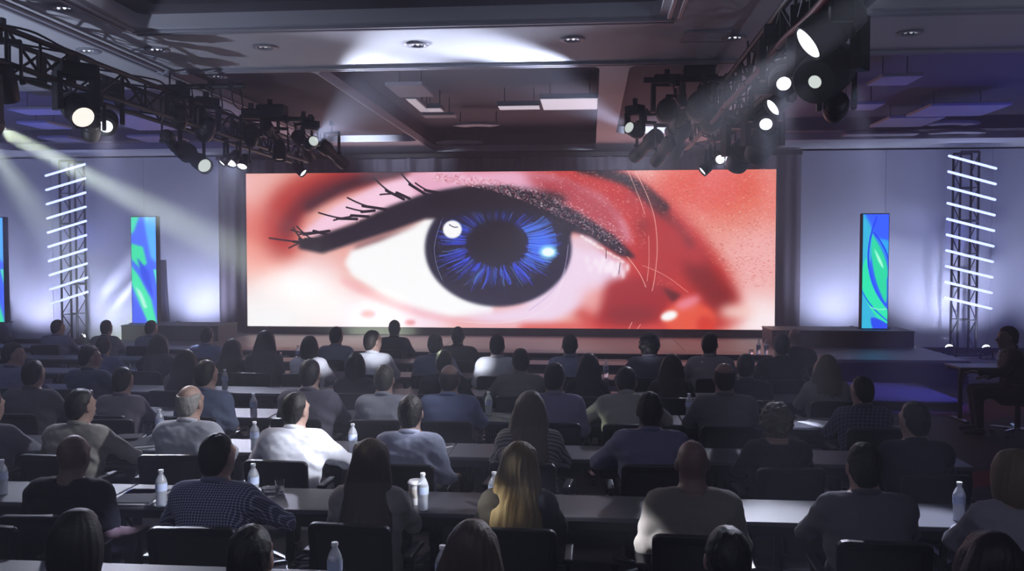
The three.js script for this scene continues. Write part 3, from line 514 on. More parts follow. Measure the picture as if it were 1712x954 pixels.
// added floods on the truss tips, put in to brighten the ceiling
function addedFlood(x, z, aim, label, k, angle) {
  const p = V(x, TY + 0.3, -z), dir = aim.clone().sub(p).normalize(), t = thing('added_ceiling_flood', label, 'spotlight', p.toArray());
  obj('stand', [bx(0.02, 0.14, 0.05, -0.09, -0.06, 0), bx(0.02, 0.14, 0.05, 0.09, -0.06, 0), bx(0.2, 0.02, 0.1, 0, -0.13, 0)], M.fixture, t);
  const b = orient(obj('lamp_head', rb(0.16, 0.1, 0.12, 0.02), M.fixture, t), dir); obj('lens', rb(0.13, 0.07, 0.01, 0.004), glow(0xe8eeff, 1.5), b, [0, 0, 0.062]);
  spot('added_flood_beam', 0xdde6ff, k, p.clone().addScaledVector(dir, 0.09), aim, angle, 1, 4);
}
lit('moving', V(-4.35, 3.93, -13.38), V(-2.0, CEIL, -10.3), 'added moving head on the left second pipe, aimed back up at the ceiling', lensGlow.soft, 0.7, [0xdfe7ff, 300, 0.24, 1]);  // this head and the next are added to brighten the ceiling band
lit('moving', V(0.62, 3.93, -12.4), V(-1.2, CEIL, -10.3), 'added moving head on the right second pipe, aimed back up at the ceiling', lensGlow.soft, 0.7, [0xdfe7ff, 230, 0.26, 1]);
addedFlood(TL + 0.1, 15.9, V(-4.6, CEIL, -19.2), 'added small flood at the far tip of the left truss, aimed at the ceiling edge', 60, 0.3);
addedFlood(TR - 0.1, 14.4, V(1.0, CEIL, -18.6), 'added small flood at the far tip of the right truss, aimed at the ceiling edge', 90, 0.22);

// floor floods that wash the white backdrops
function floorFlood(x, z, aim, label, color, intensity, angle, k = 1, y = 0, dome = 0.3) {
  const t = thing('floor_flood', label, 'floor lamp', [x, y, -z]), p = V(x, y + 0.17, -z), dir = aim.clone().sub(p).normalize();
  obj('stand', [bx(0.26, 0.02, 0.16, 0, 0.01, 0), bx(0.02, 0.16, 0.06, -0.12, 0.09, 0), bx(0.02, 0.16, 0.06, 0.12, 0.09, 0)], M.fixture, t);
  const b = orient(obj('lamp_head', tube2([[0, -0.09], [0.07, -0.08], [0.095, 0.02], [0.095, 0.06], [0.088, 0.06], [0.086, 0.045], [0, 0.04]]), M.fixture, t, [0, 0.17, 0]), dir);
  obj('lens', new THREE.SphereGeometry(0.084, 16, 8, 0, 7, 0, Math.PI / 2).scale(1, dome, 1).rotateX(Math.PI / 2), glow(0xf0f2ff, k), b, [0, 0, 0.042]);
  spot('floor_flood_beam', color, intensity, p.clone().addScaledVector(dir, 0.07 + 0.1 * dome), aim, angle, 0.95, 4);
}
function wash(x, label, y = 0, z = 19.15, k = 22, tint = 0xc6cbe6, up = 1.75, dome = 0.3) { floorFlood(x, z, V(x, up, -20.5), label, tint, k, 1.0, dome > 0.5 ? 8 : 4, y, dome); }
wash(at(1395, 500, 20.5).x, 'floor flood hidden behind the riser of the leaf-pattern pillar', 0.4);
wash(at(1588, 587, 19.15).x, 'floor flood left of the foot of the tower with a bright face', 0, 19.15, 21, 0xc6cbe6, 2.4, 1.1);
wash(at(1650, 587, 19.15).x, 'floor flood right of the foot of the tower with a bright face', 0, 19.15, 21, 0xc6cbe6, 2.4, 1.1);
wash(at(1800, 500, 20.5).x, 'floor flood past the end of the backdrop');
wash(at(340, 500, 20.5).x, 'floor flood hidden behind the riser of the streaked pillar', 0.4, 19.2, 26);
wash(at(180, 560, 20.5).x, 'floor flood behind the tower by the smoke beams', 0, 19.3, 20);
wash(at(70, 560, 20.5).x, 'floor flood beside the far blue pillar', 0, 19.3, 24);
wash(at(-60, 560, 20.5).x, 'floor flood at the end of the backdrop by the far blue pillar');
floorFlood(at(139, 569, 20.28).x, 20.28, at(214, 488, 20.51), 'floor lamp throwing a bright narrow streak along the backdrop', 0xe6ecff, 170, 0.06, 6);
floorFlood(at(98, 569, 20.2).x, 20.2, at(205, 455, 20.51), 'floor lamp throwing a broad streak along the backdrop behind the tower', 0xe6ecff, 90, 0.11, 5);
// unseen uplights at the sides, added to lift the ceiling brightness
floorFlood(-8.5, 5.5, V(-7.6, 4.6, -8.2), 'added unseen floor uplight by the side wall near the first truss', 0xcfd8f0, 135, 0.8, 2);
floorFlood(-12.5, 13.5, V(-10.5, 4.6, -14.8), 'added unseen floor uplight by the side wall with a blue tint', 0x6068f4, 85, 0.75, 2);
floorFlood(9.5, 12.5, V(7.2, 4.6, -13.6), 'added unseen floor uplight by the opposite side wall with a blue tint', 0x5c62f4, 75, 0.7, 2);
floorFlood(6.5, 5.0, V(4.2, 4.6, -8.2), 'added unseen floor uplight by the opposite side wall near the second truss', 0xc4c8e4, 22, 0.75, 2);
//PART2
// ------------------------------------------------------------------ tables, chairs and what stands on the tables
const TABLE_Y = 0.74, ROWS = { 0: 3.45, A: 4.82, B: 6.2, C: 7.54, D: 8.87, E: 10.2, F: 11.55, G: 12.9 };
const tableParts = {
  top: rb(1.826, 0.028, 0.457, 0.008, 0, TABLE_Y - 0.014, -0.2285), edge: [bx(1.80, 0.05, 0.02, 0, TABLE_Y - 0.052, -0.03), bx(1.80, 0.05, 0.02, 0, TABLE_Y - 0.052, -0.42)],
  leg: [rb(0.05, 0.66, 0.04, 0.01, 0, 0.36, -0.2285), rb(0.06, 0.035, 0.44, 0.012, 0, 0.02, -0.2285), rod(V(0, 0.5, -0.2285), V(0, 0.7, -0.05), 0.012, 6)],
  foot: new THREE.CylinderGeometry(0.022, 0.022, 0.008, 10),
};
tableParts.edge = mergeGeometries(tableParts.edge.map((g) => g.toNonIndexed())); tableParts.leg = mergeGeometries(tableParts.leg.map((g) => g.index ? g.toNonIndexed() : g));
const tableProto = new THREE.Group(); tableProto.name = 'folding_table';
obj('tabletop', tableParts.top, M.tableTop, tableProto); obj('apron', tableParts.edge, M.tableEdge, tableProto);
for (const s of [-0.8, 0.8]) { const l = obj('leg', tableParts.leg, M.tableLeg, tableProto, [s, 0, 0]); for (const z of [-0.04, -0.417]) obj('glide', tableParts.foot, M.chairFrame, l, [0, 0.004, z]); }
function table(x, z, label, turn = 0) {
  const t = tableProto.clone(); t.name = numbered('folding_table'); t.position.set(x, 0, -z); t.rotation.y = turn; scene.add(t); return tag(t, label, 'table', 'grey folding tables in rows');
}
const rowWord = { 0: 'row nearest the back of the hall', A: 'row with the lidded paper cup', B: 'row of the bright white shirt', C: 'row with loose white papers', D: 'row of the blond bob', E: 'row of the lit nape', F: 'row second from the stage', G: 'row closest to the stage' };
const END_X = 2.64;
for (const [r, z] of Object.entries(ROWS)) {
  const left = at(-20, 500, z).x, seatWord = ['first', 'second', 'third', 'fourth', 'fifth', 'sixth', 'seventh'];
  for (let i = 0; i < 7; i++) { const x = END_X - 0.915 - 1.835 * i; if (x + 0.915 < left) break; table(x, z, `grey folding table, ${seatWord[i]} from the aisle, ${rowWord[r]}`); }
}
const chairProto = new THREE.Group(); chairProto.name = 'conference_chair';
{
  const ring = new THREE.Shape(); const R2 = (p, w, h, r) => { p.moveTo(-w + r, 0); p.lineTo(w - r, 0); p.quadraticCurveTo(w, 0, w + 0.006, r); p.lineTo(w + 0.012, h - r); p.quadraticCurveTo(w + 0.012, h, w - r, h); p.lineTo(-w + r, h); p.quadraticCurveTo(-w - 0.012, h, -w - 0.012, h - r); p.lineTo(-w - 0.006, r); p.quadraticCurveTo(-w, 0, -w + r, 0); return p; };
  R2(ring, 0.2, 0.395, 0.03); const hole = new THREE.Path(); hole.moveTo(-0.172, 0.03); hole.lineTo(-0.18, 0.365); hole.lineTo(0.18, 0.365); hole.lineTo(0.172, 0.03); hole.closePath(); ring.holes.push(hole);
  const tilt = (g) => g.rotateX(-(-0.13)).translate(0, 0.45, 0.175);
  obj('back_frame', tilt(new THREE.ExtrudeGeometry(ring, { depth: 0.022, bevelEnabled: true, bevelSize: 0.006, bevelThickness: 0.006, bevelSegments: 2, curveSegments: 5 })), M.chairFrame, chairProto);
  obj('mesh_back', tilt(bx(0.365, 0.345, 0.01, 0, 0.198, 0.01)), M.chairMesh, chairProto);
  obj('seat', rb(0.47, 0.07, 0.45, 0.03, 0, 0.435, -0.01, 3), M.chairSeat, chairProto);
  for (const s of [-1, 1]) obj('armrest', mergeGeometries([rb(0.05, 0.025, 0.25, 0.01, s * 0.27, 0.655, 0.02), rb(0.03, 0.22, 0.05, 0.01, s * 0.268, 0.54, 0.06), rb(0.09, 0.02, 0.05, 0.008, s * 0.225, 0.43, 0.06)].map((g) => g.toNonIndexed())), M.chairFrame, chairProto);
  obj('gas_column', new THREE.CylinderGeometry(0.028, 0.034, 0.3, 12).translate(0, 0.26, 0), M.steel, chairProto);
  const legG = [], cast = new THREE.CylinderGeometry(0.028, 0.028, 0.036, 10).rotateZ(Math.PI / 2);
  for (let i = 0; i < 5; i++) { const a = i * Math.PI * 0.4 + 0.3; const l = obj('leg', rb(0.04, 0.03, 0.29, 0.01, 0, 0.095, 0.145), M.chrome, chairProto); l.rotation.y = a; obj('caster', cast, M.chairFrame, l, [0, 0.03, 0.27]); }
}
function chair(x, z, turn, label) { const c = chairProto.clone(); c.name = numbered('conference_chair'); c.position.set(x, 0, z); c.rotation.y = turn; scene.add(c); return tag(c, label, 'chair', 'black mesh-back chairs along the tables'); }

const onTable = (x, y) => { const r = at(x, y, 1).sub(EYE); return at(x, y, (EYE.y - TABLE_Y) / -r.y * 1); };
const bottleProto = new THREE.Group();
{
  const prof = [[0, 0], [0.026, 0], [0.031, 0.006], [0.031, 0.02]]; for (let i = 0; i < 5; i++) { prof.push([0.0292, 0.028 + i * 0.011], [0.0315, 0.034 + i * 0.011]); }
  prof.push([0.0325, 0.09], [0.0325, 0.142], [0.029, 0.155], [0.02, 0.176], [0.013, 0.187], [0.0125, 0.2]);
  obj('shell', lathe(prof, 20), M.clear, bottleProto);
  obj('water', lathe([[0, 0.003], [0.028, 0.004], [0.0275, 0.08], [0.03, 0.095], [0.03, 0.14], [0, 0.14]], 16), M.water, bottleProto);
  obj('paper_label', lathe([[0.0332, 0.094], [0.0334, 0.095], [0.0334, 0.136], [0.0332, 0.137]], 20), M.label, bottleProto);
  obj('cap', lathe([[0, 0.214], [0.0135, 0.214], [0.015, 0.211], [0.015, 0.199], [0.0128, 0.198]], 16), M.cap, bottleProto);
}
function bottle(x, y, label, tint) {
  const p = onTable(x, y), b = bottleProto.clone(); b.name = numbered('water_bottle'); b.position.set(p.x, TABLE_Y + 0.001, p.z); b.rotation.y = x; scene.add(b); return tag(b, label, 'bottle', 'water bottles on the tables');
}
[[4, 826, 'water bottle at the left end of the row with the notebook stack'], [270, 846, 'water bottle beside the blue-lit notebook stack'], [424, 834, 'water bottle beside the low glass tumbler'], [426, 752, 'bright water bottle beside the elbow of the man in white'], [590, 756, 'bright water bottle on the other side of the man in white'], [707, 852, 'water bottle standing in front of the lidded paper cup'], [826, 850, 'water bottle half hidden by the blonde woman in the dark jacket'], [1603, 870, 'water bottle on the brightly lit table at the aisle'], [267, 728, 'dim water bottle behind the shoulder of the grey-haired man'], [817, 694, 'dim water bottle beside the bald man in light blue'], [424, 697, 'dim water bottle on the dark table behind the bright one'], [376, 650, 'small dim water bottle near the woman with long dark hair'], [177, 655, 'faint water bottle beside the man in mauve'], [1268, 592, 'small water bottle at the end of the front table'], [1281, 592.5, 'small water bottle next to the one at the end of the front table'], [1013, 631, 'small water bottle beside the woman with long black hair'], [498, 603, 'tiny water bottle at the shoulder of the woman with the white sleeve'], [1152, 697, 'water bottle mostly hidden by the man in charcoal']].forEach((b) => bottle(...b));
{ const p = at(560, 1010, 3.62); for (const [x, l] of [[560, 'water bottle rising into view at the bottom edge'], [740, 'second water bottle barely rising into view at the bottom edge']]) { const q = at(x, 960, 3.66), b = bottleProto.clone(); b.name = numbered('water_bottle'); b.position.set(q.x, TABLE_Y + 0.001, -3.66); scene.add(b); tag(b, l, 'bottle', 'water bottles on the tables'); } }
{ const p = onTable(695, 842), t = thing('paper_cup', 'white lidded paper coffee cup on the table', 'cup', [p.x, TABLE_Y + 0.001, p.z]);
  obj('cup_body', lathe([[0, 0], [0.03, 0], [0.043, 0.125], [0.041, 0.125], [0.029, 0.005], [0, 0.005]], 24), M.cupPaper, t); obj('lid', lathe([[0.045, 0.12], [0.047, 0.124], [0.046, 0.132], [0.04, 0.134], [0.038, 0.142], [0, 0.14]], 24), M.cap, t); obj('sleeve', lathe([[0.0365, 0.045], [0.0415, 0.095], [0.0425, 0.095], [0.0375, 0.045], [0.0365, 0.045]], 24), S(0xb9b3ac, 0.8), t); }
function tumbler(x, y, label, h = 0.09, r = 0.038) { const p = onTable(x, y), t = thing('glass_tumbler', label, 'glass', [p.x, TABLE_Y + 0.001, p.z]); obj('glass_wall', lathe([[0, 0], [r * 0.85, 0], [r, h], [r - 0.003, h], [r * 0.85 - 0.003, 0.008], [0, 0.008]], 20), P(0xffffff, 0.03, { transmission: 1, thickness: 0.003, ior: 1.5 }), t); obj('water', lathe([[0, 0.009], [r * 0.8, 0.009], [r * 0.88, h * 0.55], [0, h * 0.55]], 16), M.water, t); }
tumbler(452, 828, 'low wide glass tumbler on the table', 0.05, 0.055); tumbler(468, 826, 'slim glass tumbler behind the low wide one', 0.09, 0.03); tumbler(222, 620, 'glass catching light near the left of the front rows', 0.1, 0.04); tumbler(1160, 702, 'narrow glass beside the man in charcoal', 0.11, 0.028); tumbler(1256, 591.5, 'short white-lit glass on the front table', 0.07, 0.035);
function sheets(x, y, turn, label, n = 2, mat = M.paper, w = 0.21, h = 0.297, name = 'paper_sheet') {
  const p = onTable(x, y), t = thing(name, label, name === 'paper_sheet' ? 'paper' : 'notebook', [p.x, TABLE_Y, p.z], turn);
  for (let i = 0; i < n; i++) { const m = obj(name === 'paper_sheet' ? 'sheet' : i ? 'cover' : 'page_block', name === 'paper_sheet' ? bx(w, 0.0012, h, 0.02 * i, 0.002 + 0.0015 * i, 0.01 * i) : rb(w - (i ? 0 : 0.006), i ? 0.004 : 0.014, h - (i ? 0 : 0.006), 0.0015, 0, i ? 0.018 : 0.009, 0), name === 'paper_sheet' ? mat : (i ? mat : M.paper), t); m.rotation.y = name === 'paper_sheet' ? i * 0.25 : 0; }
}
sheets(1368, 708, 0.5, 'loose white papers lying on the table before the man in plaid', 3); sheets(1232, 630, 0.2, 'small bright paper by the shoulder of the man in navy', 1, M.paper, 0.15, 0.2); sheets(1226, 626, 0.3, 'bright card beyond the man with cropped hair', 1, M.paper, 0.12, 0.18); sheets(430, 623, 0.2, 'lit strip of paper between the dark-haired women', 1, M.paper, 0.2, 0.1); 
sheets(236, 833, 0.05, 'dark notebook at the bottom of the stack near the bottle', 2, S(0x23232b, 0.85), 0.24, 0.3, 'notebook'); sheets(237, 826, 0.1, 'notebook near the bottle with blue light painted into its cover', 2, S(0x3b46b8, 0.85), 0.18, 0.1, 'notebook'); sheets(232, 742, 0.5, 'dark folder on the table beside the man in mauve', 2, S(0x24232a, 0.85), 0.24, 0.32, 'notebook'); sheets(722, 748, -0.7, 'tablet in a dark cover on the table by the man in pale blue', 2, S(0x1a1a1e, 0.85), 0.2, 0.26, 'notebook'); sheets(212, 735, 0.2, 'second dark folder nearer the empty chair', 2, S(0x2c2a31, 0.85), 0.22, 0.3, 'notebook'); sheets(1488, 708, -0.4, 'closed notebook at the end of the table of the man in plaid', 2, S(0x3c3c46, 0.85), 0.2, 0.27, 'notebook');  // blue light on the small notebook is put into its cover colour
function monitorWedge(x, label) { const p = at(x, 590, 14.9), s = new THREE.Shape(); s.moveTo(0, 0); s.lineTo(0.4, 0); s.lineTo(0.4, 0.1); s.lineTo(0.1, 0.42); s.lineTo(0, 0.42); s.closePath(); const t = thing('stage_monitor', label, 'monitor', [p.x, 0, -14.75]); obj('cabinet', new THREE.ExtrudeGeometry(s, { depth: 0.6, bevelEnabled: true, bevelSize: 0.01, bevelThickness: 0.01, bevelSegments: 1 }).rotateY(Math.PI / 2).translate(-0.3, 0.01, 0.2), M.fixture, t); obj('grille', bx(0.54, 0.4, 0.01, 0, 0, 0).rotateX(0.75).translate(0, 0.27, -0.06), M.chairMesh, t); }
monitorWedge(590, 'dark floor monitor on the left part of the stage front'); monitorWedge(1017, 'dark floor monitor below the middle of the big screen'); monitorWedge(1150, 'dark floor monitor behind the man in the grey shirt'); monitorWedge(1225, 'dark floor monitor nearest the right end of the big screen');

// ------------------------------------------------------------------ people: one smooth field per body, meshed with surface nets
const smin = (a, b, k) => { const h = Math.max(k - Math.abs(a - b), 0) / k; return Math.min(a, b) - h * h * k * 0.25; };
function cap(a, b, ra, rb2, k = 0.04) {
  const bx_ = b.x - a.x, by = b.y - a.y, bz = b.z - a.z, L = 1 / Math.max(1e-9, bx_ * bx_ + by * by + bz * bz);
  return { k, f: (x, y, z) => { const px_ = x - a.x, py = y - a.y, pz = z - a.z, h = Math.min(1, Math.max(0, (px_ * bx_ + py * by + pz * bz) * L)); return Math.hypot(px_ - bx_ * h, py - by * h, pz - bz * h) - ra - (rb2 - ra) * h; } };
}
function ell(cx, cy, cz, rx, ry, rz) { return (x, y, z) => { const a = (x - cx) / rx, b = (y - cy) / ry, c = (z - cz) / rz, k0 = Math.hypot(a, b, c), k1 = Math.hypot(a / rx, b / ry, c / rz); return k1 < 1e-9 ? -Math.min(rx, ry, rz) : k0 * (k0 - 1) / k1; }; }
const join = (list) => (x, y, z) => { let d = list[0].f(x, y, z); for (let i = 1; i < list.length; i++) d = smin(d, list[i].f(x, y, z), list[i].k); return d; };
function net(f, lo, hi, h, paint) {
  const nx = Math.ceil((hi.x - lo.x) / h) + 1, ny = Math.ceil((hi.y - lo.y) / h) + 1, nz = Math.ceil((hi.z - lo.z) / h) + 1, B = 4, val = new Float32Array(nx * ny * nz).fill(1), I = (i, j, k) => i + nx * (j + ny * k), rad = Math.sqrt(3) * (B - 1) * h * 0.5 * 1.35 + h;
  for (let k = 0; k < nz; k += B) for (let j = 0; j < ny; j += B) for (let i = 0; i < nx; i += B) {
    const c = f(lo.x + (i + 1.5) * h, lo.y + (j + 1.5) * h, lo.z + (k + 1.5) * h), far = Math.abs(c) > rad;
    for (let r = k; r < Math.min(k + B, nz); r++) for (let q = j; q < Math.min(j + B, ny); q++) for (let p = i; p < Math.min(i + B, nx); p++)
      val[I(p, q, r)] = (p === 0 || q === 0 || r === 0 || p === nx - 1 || q === ny - 1 || r === nz - 1) ? Math.max(0.3 * h, far ? c : f(lo.x + p * h, lo.y + q * h, lo.z + r * h)) : far ? c : f(lo.x + p * h, lo.y + q * h, lo.z + r * h);
  }
  const idx = new Int32Array(nx * ny * nz).fill(-1), pos = [], tri = [], E = [[0, 1], [0, 2], [0, 4], [1, 3], [1, 5], [2, 3], [2, 6], [3, 7], [4, 5], [4, 6], [5, 7], [6, 7]], v = new Float64Array(8);
  for (let k = 0; k < nz - 1; k++) for (let j = 0; j < ny - 1; j++) for (let i = 0; i < nx - 1; i++) {
    let m = 0; for (let c = 0; c < 8; c++) { v[c] = val[I(i + (c & 1), j + (c >> 1 & 1), k + (c >> 2))]; if (v[c] < 0) m |= 1 << c; }
    if (m === 0 || m === 255) continue;
    let n = 0, sx = 0, sy = 0, sz = 0;
    for (const [a, b] of E) { if ((v[a] < 0) === (v[b] < 0)) continue; const t = v[a] / (v[a] - v[b]); sx += (a & 1) + t * ((b & 1) - (a & 1)); sy += (a >> 1 & 1) + t * ((b >> 1 & 1) - (a >> 1 & 1)); sz += (a >> 2) + t * ((b >> 2) - (a >> 2)); n++; }
    idx[I(i, j, k)] = pos.length / 3; pos.push(lo.x + (i + sx / n) * h, lo.y + (j + sy / n) * h, lo.z + (k + sz / n) * h);
  }
  const quad = (a, b, c, d, fl) => { if (a < 0 || b < 0 || c < 0 || d < 0) return; fl ? tri.push(a, c, b, a, d, c) : tri.push(a, b, c, a, c, d); };
  for (let k = 1; k < nz - 1; k++) for (let j = 1; j < ny - 1; j++) for (let i = 1; i < nx - 1; i++) {
    const s = val[I(i, j, k)] < 0;
    if (s !== val[I(i + 1, j, k)] < 0) quad(idx[I(i, j - 1, k - 1)], idx[I(i, j, k - 1)], idx[I(i, j, k)], idx[I(i, j - 1, k)], !s);
    if (s !== val[I(i, j + 1, k)] < 0) quad(idx[I(i - 1, j, k - 1)], idx[I(i - 1, j, k)], idx[I(i, j, k)], idx[I(i, j, k - 1)], !s);
    if (s !== val[I(i, j, k + 1)] < 0) quad(idx[I(i - 1, j - 1, k)], idx[I(i, j - 1, k)], idx[I(i, j, k)], idx[I(i - 1, j, k)], !s);
  }
  const g = new THREE.BufferGeometry(), P3 = new Float32Array(pos), n3 = P3.length / 3, uv = new Float32Array(n3 * 2), col = new Float32Array(n3 * 3).fill(1);
  g.setAttribute('position', new THREE.BufferAttribute(P3, 3)); g.setIndex(tri);
  for (let i = 0; i < n3; i++) { const x = P3[i * 3], y = P3[i * 3 + 1], z = P3[i * 3 + 2]; uv[i * 2] = x + z * 0.5; uv[i * 2 + 1] = y - z * 0.7; if (paint) { const c = paint(x, y, z); col[i * 3] = c[0]; col[i * 3 + 1] = c[1]; col[i * 3 + 2] = c[2]; } }
  g.setAttribute('uv', new THREE.BufferAttribute(uv, 2)); if (paint) g.setAttribute('color', new THREE.BufferAttribute(col, 3)); g.computeVertexNormals(); return g;
}
function buildFigure(o) {
  const { lean = 0.1, sw = 0.175, g = 1, yaw = 0, pitch = 0, roll = 0, arms = 'table', hair = 'short', fine = 1, collar = true, sleeve = 'long', len = 0.3, woman = false, hunch = 0 } = o;
  const up = V(0, Math.cos(lean), -Math.sin(lean)), fw = V(0, -Math.sin(lean), -Math.cos(lean)), hip = V(0, 0.56, 0), pt = (s, x = 0, z = 0) => hip.clone().addScaledVector(up, s).addScaledVector(fw, z).add(V(x, 0, 0));
  const nb = pt(0.47, 0, 0.005 + hunch * 0.03), nt = pt(0.55, 0, 0.03 + hunch * 0.06), H = nt.clone().add(V(0, 0.094, -0.012));
  const rot = new THREE.Matrix4().makeRotationFromEuler(new THREE.Euler(pitch, yaw, roll, 'YXZ')), iv = rot.clone().invert().elements;
  const HS_ = 1.1, loc = (fn) => (x, y, z) => { const a = (x - H.x) / HS_, b = (y - H.y) / HS_, c = (z - H.z) / HS_; return HS_ * fn(iv[0] * a + iv[4] * b + iv[8] * c, iv[1] * a + iv[5] * b + iv[9] * c, iv[2] * a + iv[6] * b + iv[10] * c); };
  const torso = (e) => [cap(pt(0, -0.085), pt(0, 0.085), 0.118 * g + e, 0.118 * g + e), cap(pt(0.16, -0.062), pt(0.16, 0.062), 0.108 * g + e, 0.108 * g + e, 0.12), cap(pt(0.31, -0.088 * sw / 0.175), pt(0.31, 0.088 * sw / 0.175), 0.112 * (0.5 + g / 2) + e, 0.112 * (0.5 + g / 2) + e, 0.12), cap(pt(0.41, -sw * 0.72, -0.01), pt(0.41, sw * 0.72, -0.01), 0.07 + e, 0.07 + e, 0.08), cap(pt(0.49, -0.03), pt(0.435, -sw * 0.85), 0.042 + e, 0.05 + e, 0.06), cap(pt(0.49, 0.03), pt(0.435, sw * 0.85), 0.042 + e, 0.05 + e, 0.06)];
  const J = {};
  for (const s of [-1, 1]) {
    const sh = pt(0.415, s * (sw + 0.012)), a = typeof arms === 'string' ? arms : arms[s < 0 ? 0 : 1];
    let el, wr;
    if (a === 'table') { el = V(s * (sw + 0.085), 0.80, sh.z - 0.15); wr = V(s * 0.14, 0.782, Math.min(el.z - 0.22, -0.42)); } else if (a === 'wide') { el = V(s * (sw + 0.17), 0.785, sh.z - 0.18); wr = V(s * 0.12, 0.782, Math.min(sh.z - 0.34, -0.42)); } else if (a === 'down') { el = V(s * (sw + 0.10), 0.76, sh.z + 0.05); wr = V(s * (sw + 0.11), 0.70, sh.z - 0.16); } else if (a === 'chin') { el = V(s * (sw + 0.02), 0.80, -0.40); wr = V(s * 0.07, 1.02, H.z - 0.14); } else { el = V(s * (sw + 0.075), 0.76, sh.z + 0.01); wr = V(s * 0.1, 0.70, sh.z - 0.24); }
    J[s] = { sh, el, wr };
  }
  const armP = (e, cut) => [-1, 1].flatMap((s) => { const { sh, el, wr } = J[s], w = wr.clone().lerp(el, cut); return cut >= 1 ? [cap(sh, sh.clone().lerp(el, 0.75), 0.058 + e, 0.05 + e * 1.3, 0.06)] : [cap(sh, el, 0.056 + e, 0.043 + e, 0.06), cap(el, w, 0.042 + e, 0.03 + e + cut * 0.01, 0.03)]; });
  const legP = (e) => [-1, 1].flatMap((s) => [cap(V(s * 0.085, 0.545, 0), V(s * 0.12, 0.535, -0.43), 0.082 * g + e, 0.06 + e, 0.05), cap(V(s * 0.12, 0.53, -0.43), V(s * 0.125, 0.09, -0.40), 0.058 + e, 0.04 + e, 0.04)]);
  const headL = (() => {
    const sk = ell(0, 0.022, 0.012, 0.076, 0.096, 0.096), jaw = ell(0, -0.048, -0.03, 0.057, 0.072, 0.06), nose = cap(V(0, 0.0, -0.086), V(0, -0.034, -0.106), 0.009, 0.014).f, brow = cap(V(-0.04, 0.026, -0.074), V(0.04, 0.026, -0.074), 0.013, 0.013).f, lip = ell(0, -0.068, -0.084, 0.024, 0.009, 0.012), chin = ell(0, -0.102, -0.066, 0.022, 0.017, 0.02), nk = cap(V(0, -0.06, 0.03), V(0, -0.2, 0.04), woman ? 0.046 : 0.056, 0.056).f;
    const ears = [-1, 1].map((s) => ell(s * 0.078, -0.006, 0.014, 0.011, 0.033, 0.02)), soc = [-1, 1].map((s) => ell(s * 0.032, 0.005, -0.098, 0.019, 0.013, 0.016)), eye = [-1, 1].map((s) => ell(s * 0.032, 0.005, -0.076, 0.0125, 0.0125, 0.0125));
    return (x, y, z) => { let d = smin(sk(x, y, z), jaw(x, y, z), 0.05); d = smin(d, brow(x, y, z), 0.02); d = smin(d, nose(x, y, z), 0.014); d = smin(d, chin(x, y, z), 0.02); for (const s of soc) d = -smin(-d, s(x, y, z), 0.012); for (const e of eye) d = Math.min(d, e(x, y, z)); d = smin(d, lip(x, y, z), 0.006); for (const e of ears) d = smin(d, e(x, y, z), 0.008); return smin(d, Math.max(nk(x, y, z), -y - 0.19), 0.03); };
  })();
  const headF = loc(headL), neck = cap(nb.clone().addScaledVector(up, -0.05), nt, woman ? 0.052 : 0.068, woman ? 0.048 : 0.062, 0.04), bodyF = join([...torso(0), ...armP(0, 0), ...legP(0), neck]), full = (x, y, z) => smin(bodyF(x, y, z), headF(x, y, z), 0.03);
  const paint = (x, y, z) => { const a = (x - H.x) / HS_, b = (y - H.y) / HS_, c = (z - H.z) / HS_, lx = iv[0] * a + iv[4] * b + iv[8] * c, ly = iv[1] * a + iv[5] * b + iv[9] * c, lz = iv[2] * a + iv[6] * b + iv[10] * c; const ex = Math.abs(lx) - 0.032, er = Math.hypot(ex, ly - 0.005); if (lz < -0.078 && er < 0.011) return er < 0.0055 ? [0.05, 0.04, 0.04] : [1.1, 1.15, 1.2]; if (lz < -0.078 && Math.abs(ly + 0.068) < 0.011 && Math.abs(lx) < 0.024) return [0.85, 0.5, 0.48]; if (o.stubble && ly > -0.06 && ly < 0.07 && lz > -0.03) return [0.78, 0.76, 0.76]; return [1, 1, 1]; };
  const yc = nb.y + 0.035, cb = 0.017 * fine, W = sw + 0.34;
  const parts = [net(full, V(-W, 0.02, -0.66), V(W, yc + cb, 0.3), cb * 1.25, paint), net(full, V(-0.15, yc - 0.002, H.z - 0.22), V(0.15, H.y + 0.18, H.z + 0.22), 0.0066 * fine, paint)];
  for (const s of [-1, 1]) {                                 // hands: palm, four fingers, thumb
    const { el, wr } = J[s], d = wr.clone().sub(el).normalize(), flat = Math.abs(d.y) < 0.5; if (flat) d.y = 0; d.normalize();
    const lat = flat ? V(-d.z, 0, d.x).normalize() : V(1, 0, 0), dn = V().crossVectors(lat, d).normalize(); if (flat && dn.y > 0) dn.negate(); if (!flat) dn.set(0, 0, -1);
    const q = (a, b, c) => wr.clone().addScaledVector(d, a).addScaledVector(lat, b).addScaledVector(dn, c), L = [0.066, 0.076, 0.071, 0.056], list = [cap(el.clone().lerp(wr, 0.8), wr, 0.031, 0.027, 0.02)];
    for (let i = 0; i < 4; i++) { const b = (i - 1.5) * 0.0195, kn = q(0.085, b, -0.002), md = q(0.085 + L[i] * 0.55, b * 1.15, 0.008), tp = q(0.085 + L[i] * 0.98, b * 1.2, 0.024); list.push(cap(q(0.005, b * 0.6, 0), kn, 0.0155, 0.0125, 0.014), cap(kn, md, 0.0095, 0.0085, 0.004), cap(md, tp, 0.0085, 0.007, 0.003)); }
    const inn = s < 0 ? 1 : -1, side = Math.sign(lat.x) * inn || 1; list.push(cap(q(0.02, side * 0.02, 0.004), q(0.055, side * 0.05, 0.01), 0.014, 0.011, 0.012), cap(q(0.055, side * 0.05, 0.01), q(0.088, side * 0.056, 0.016), 0.0105, 0.008, 0.004));
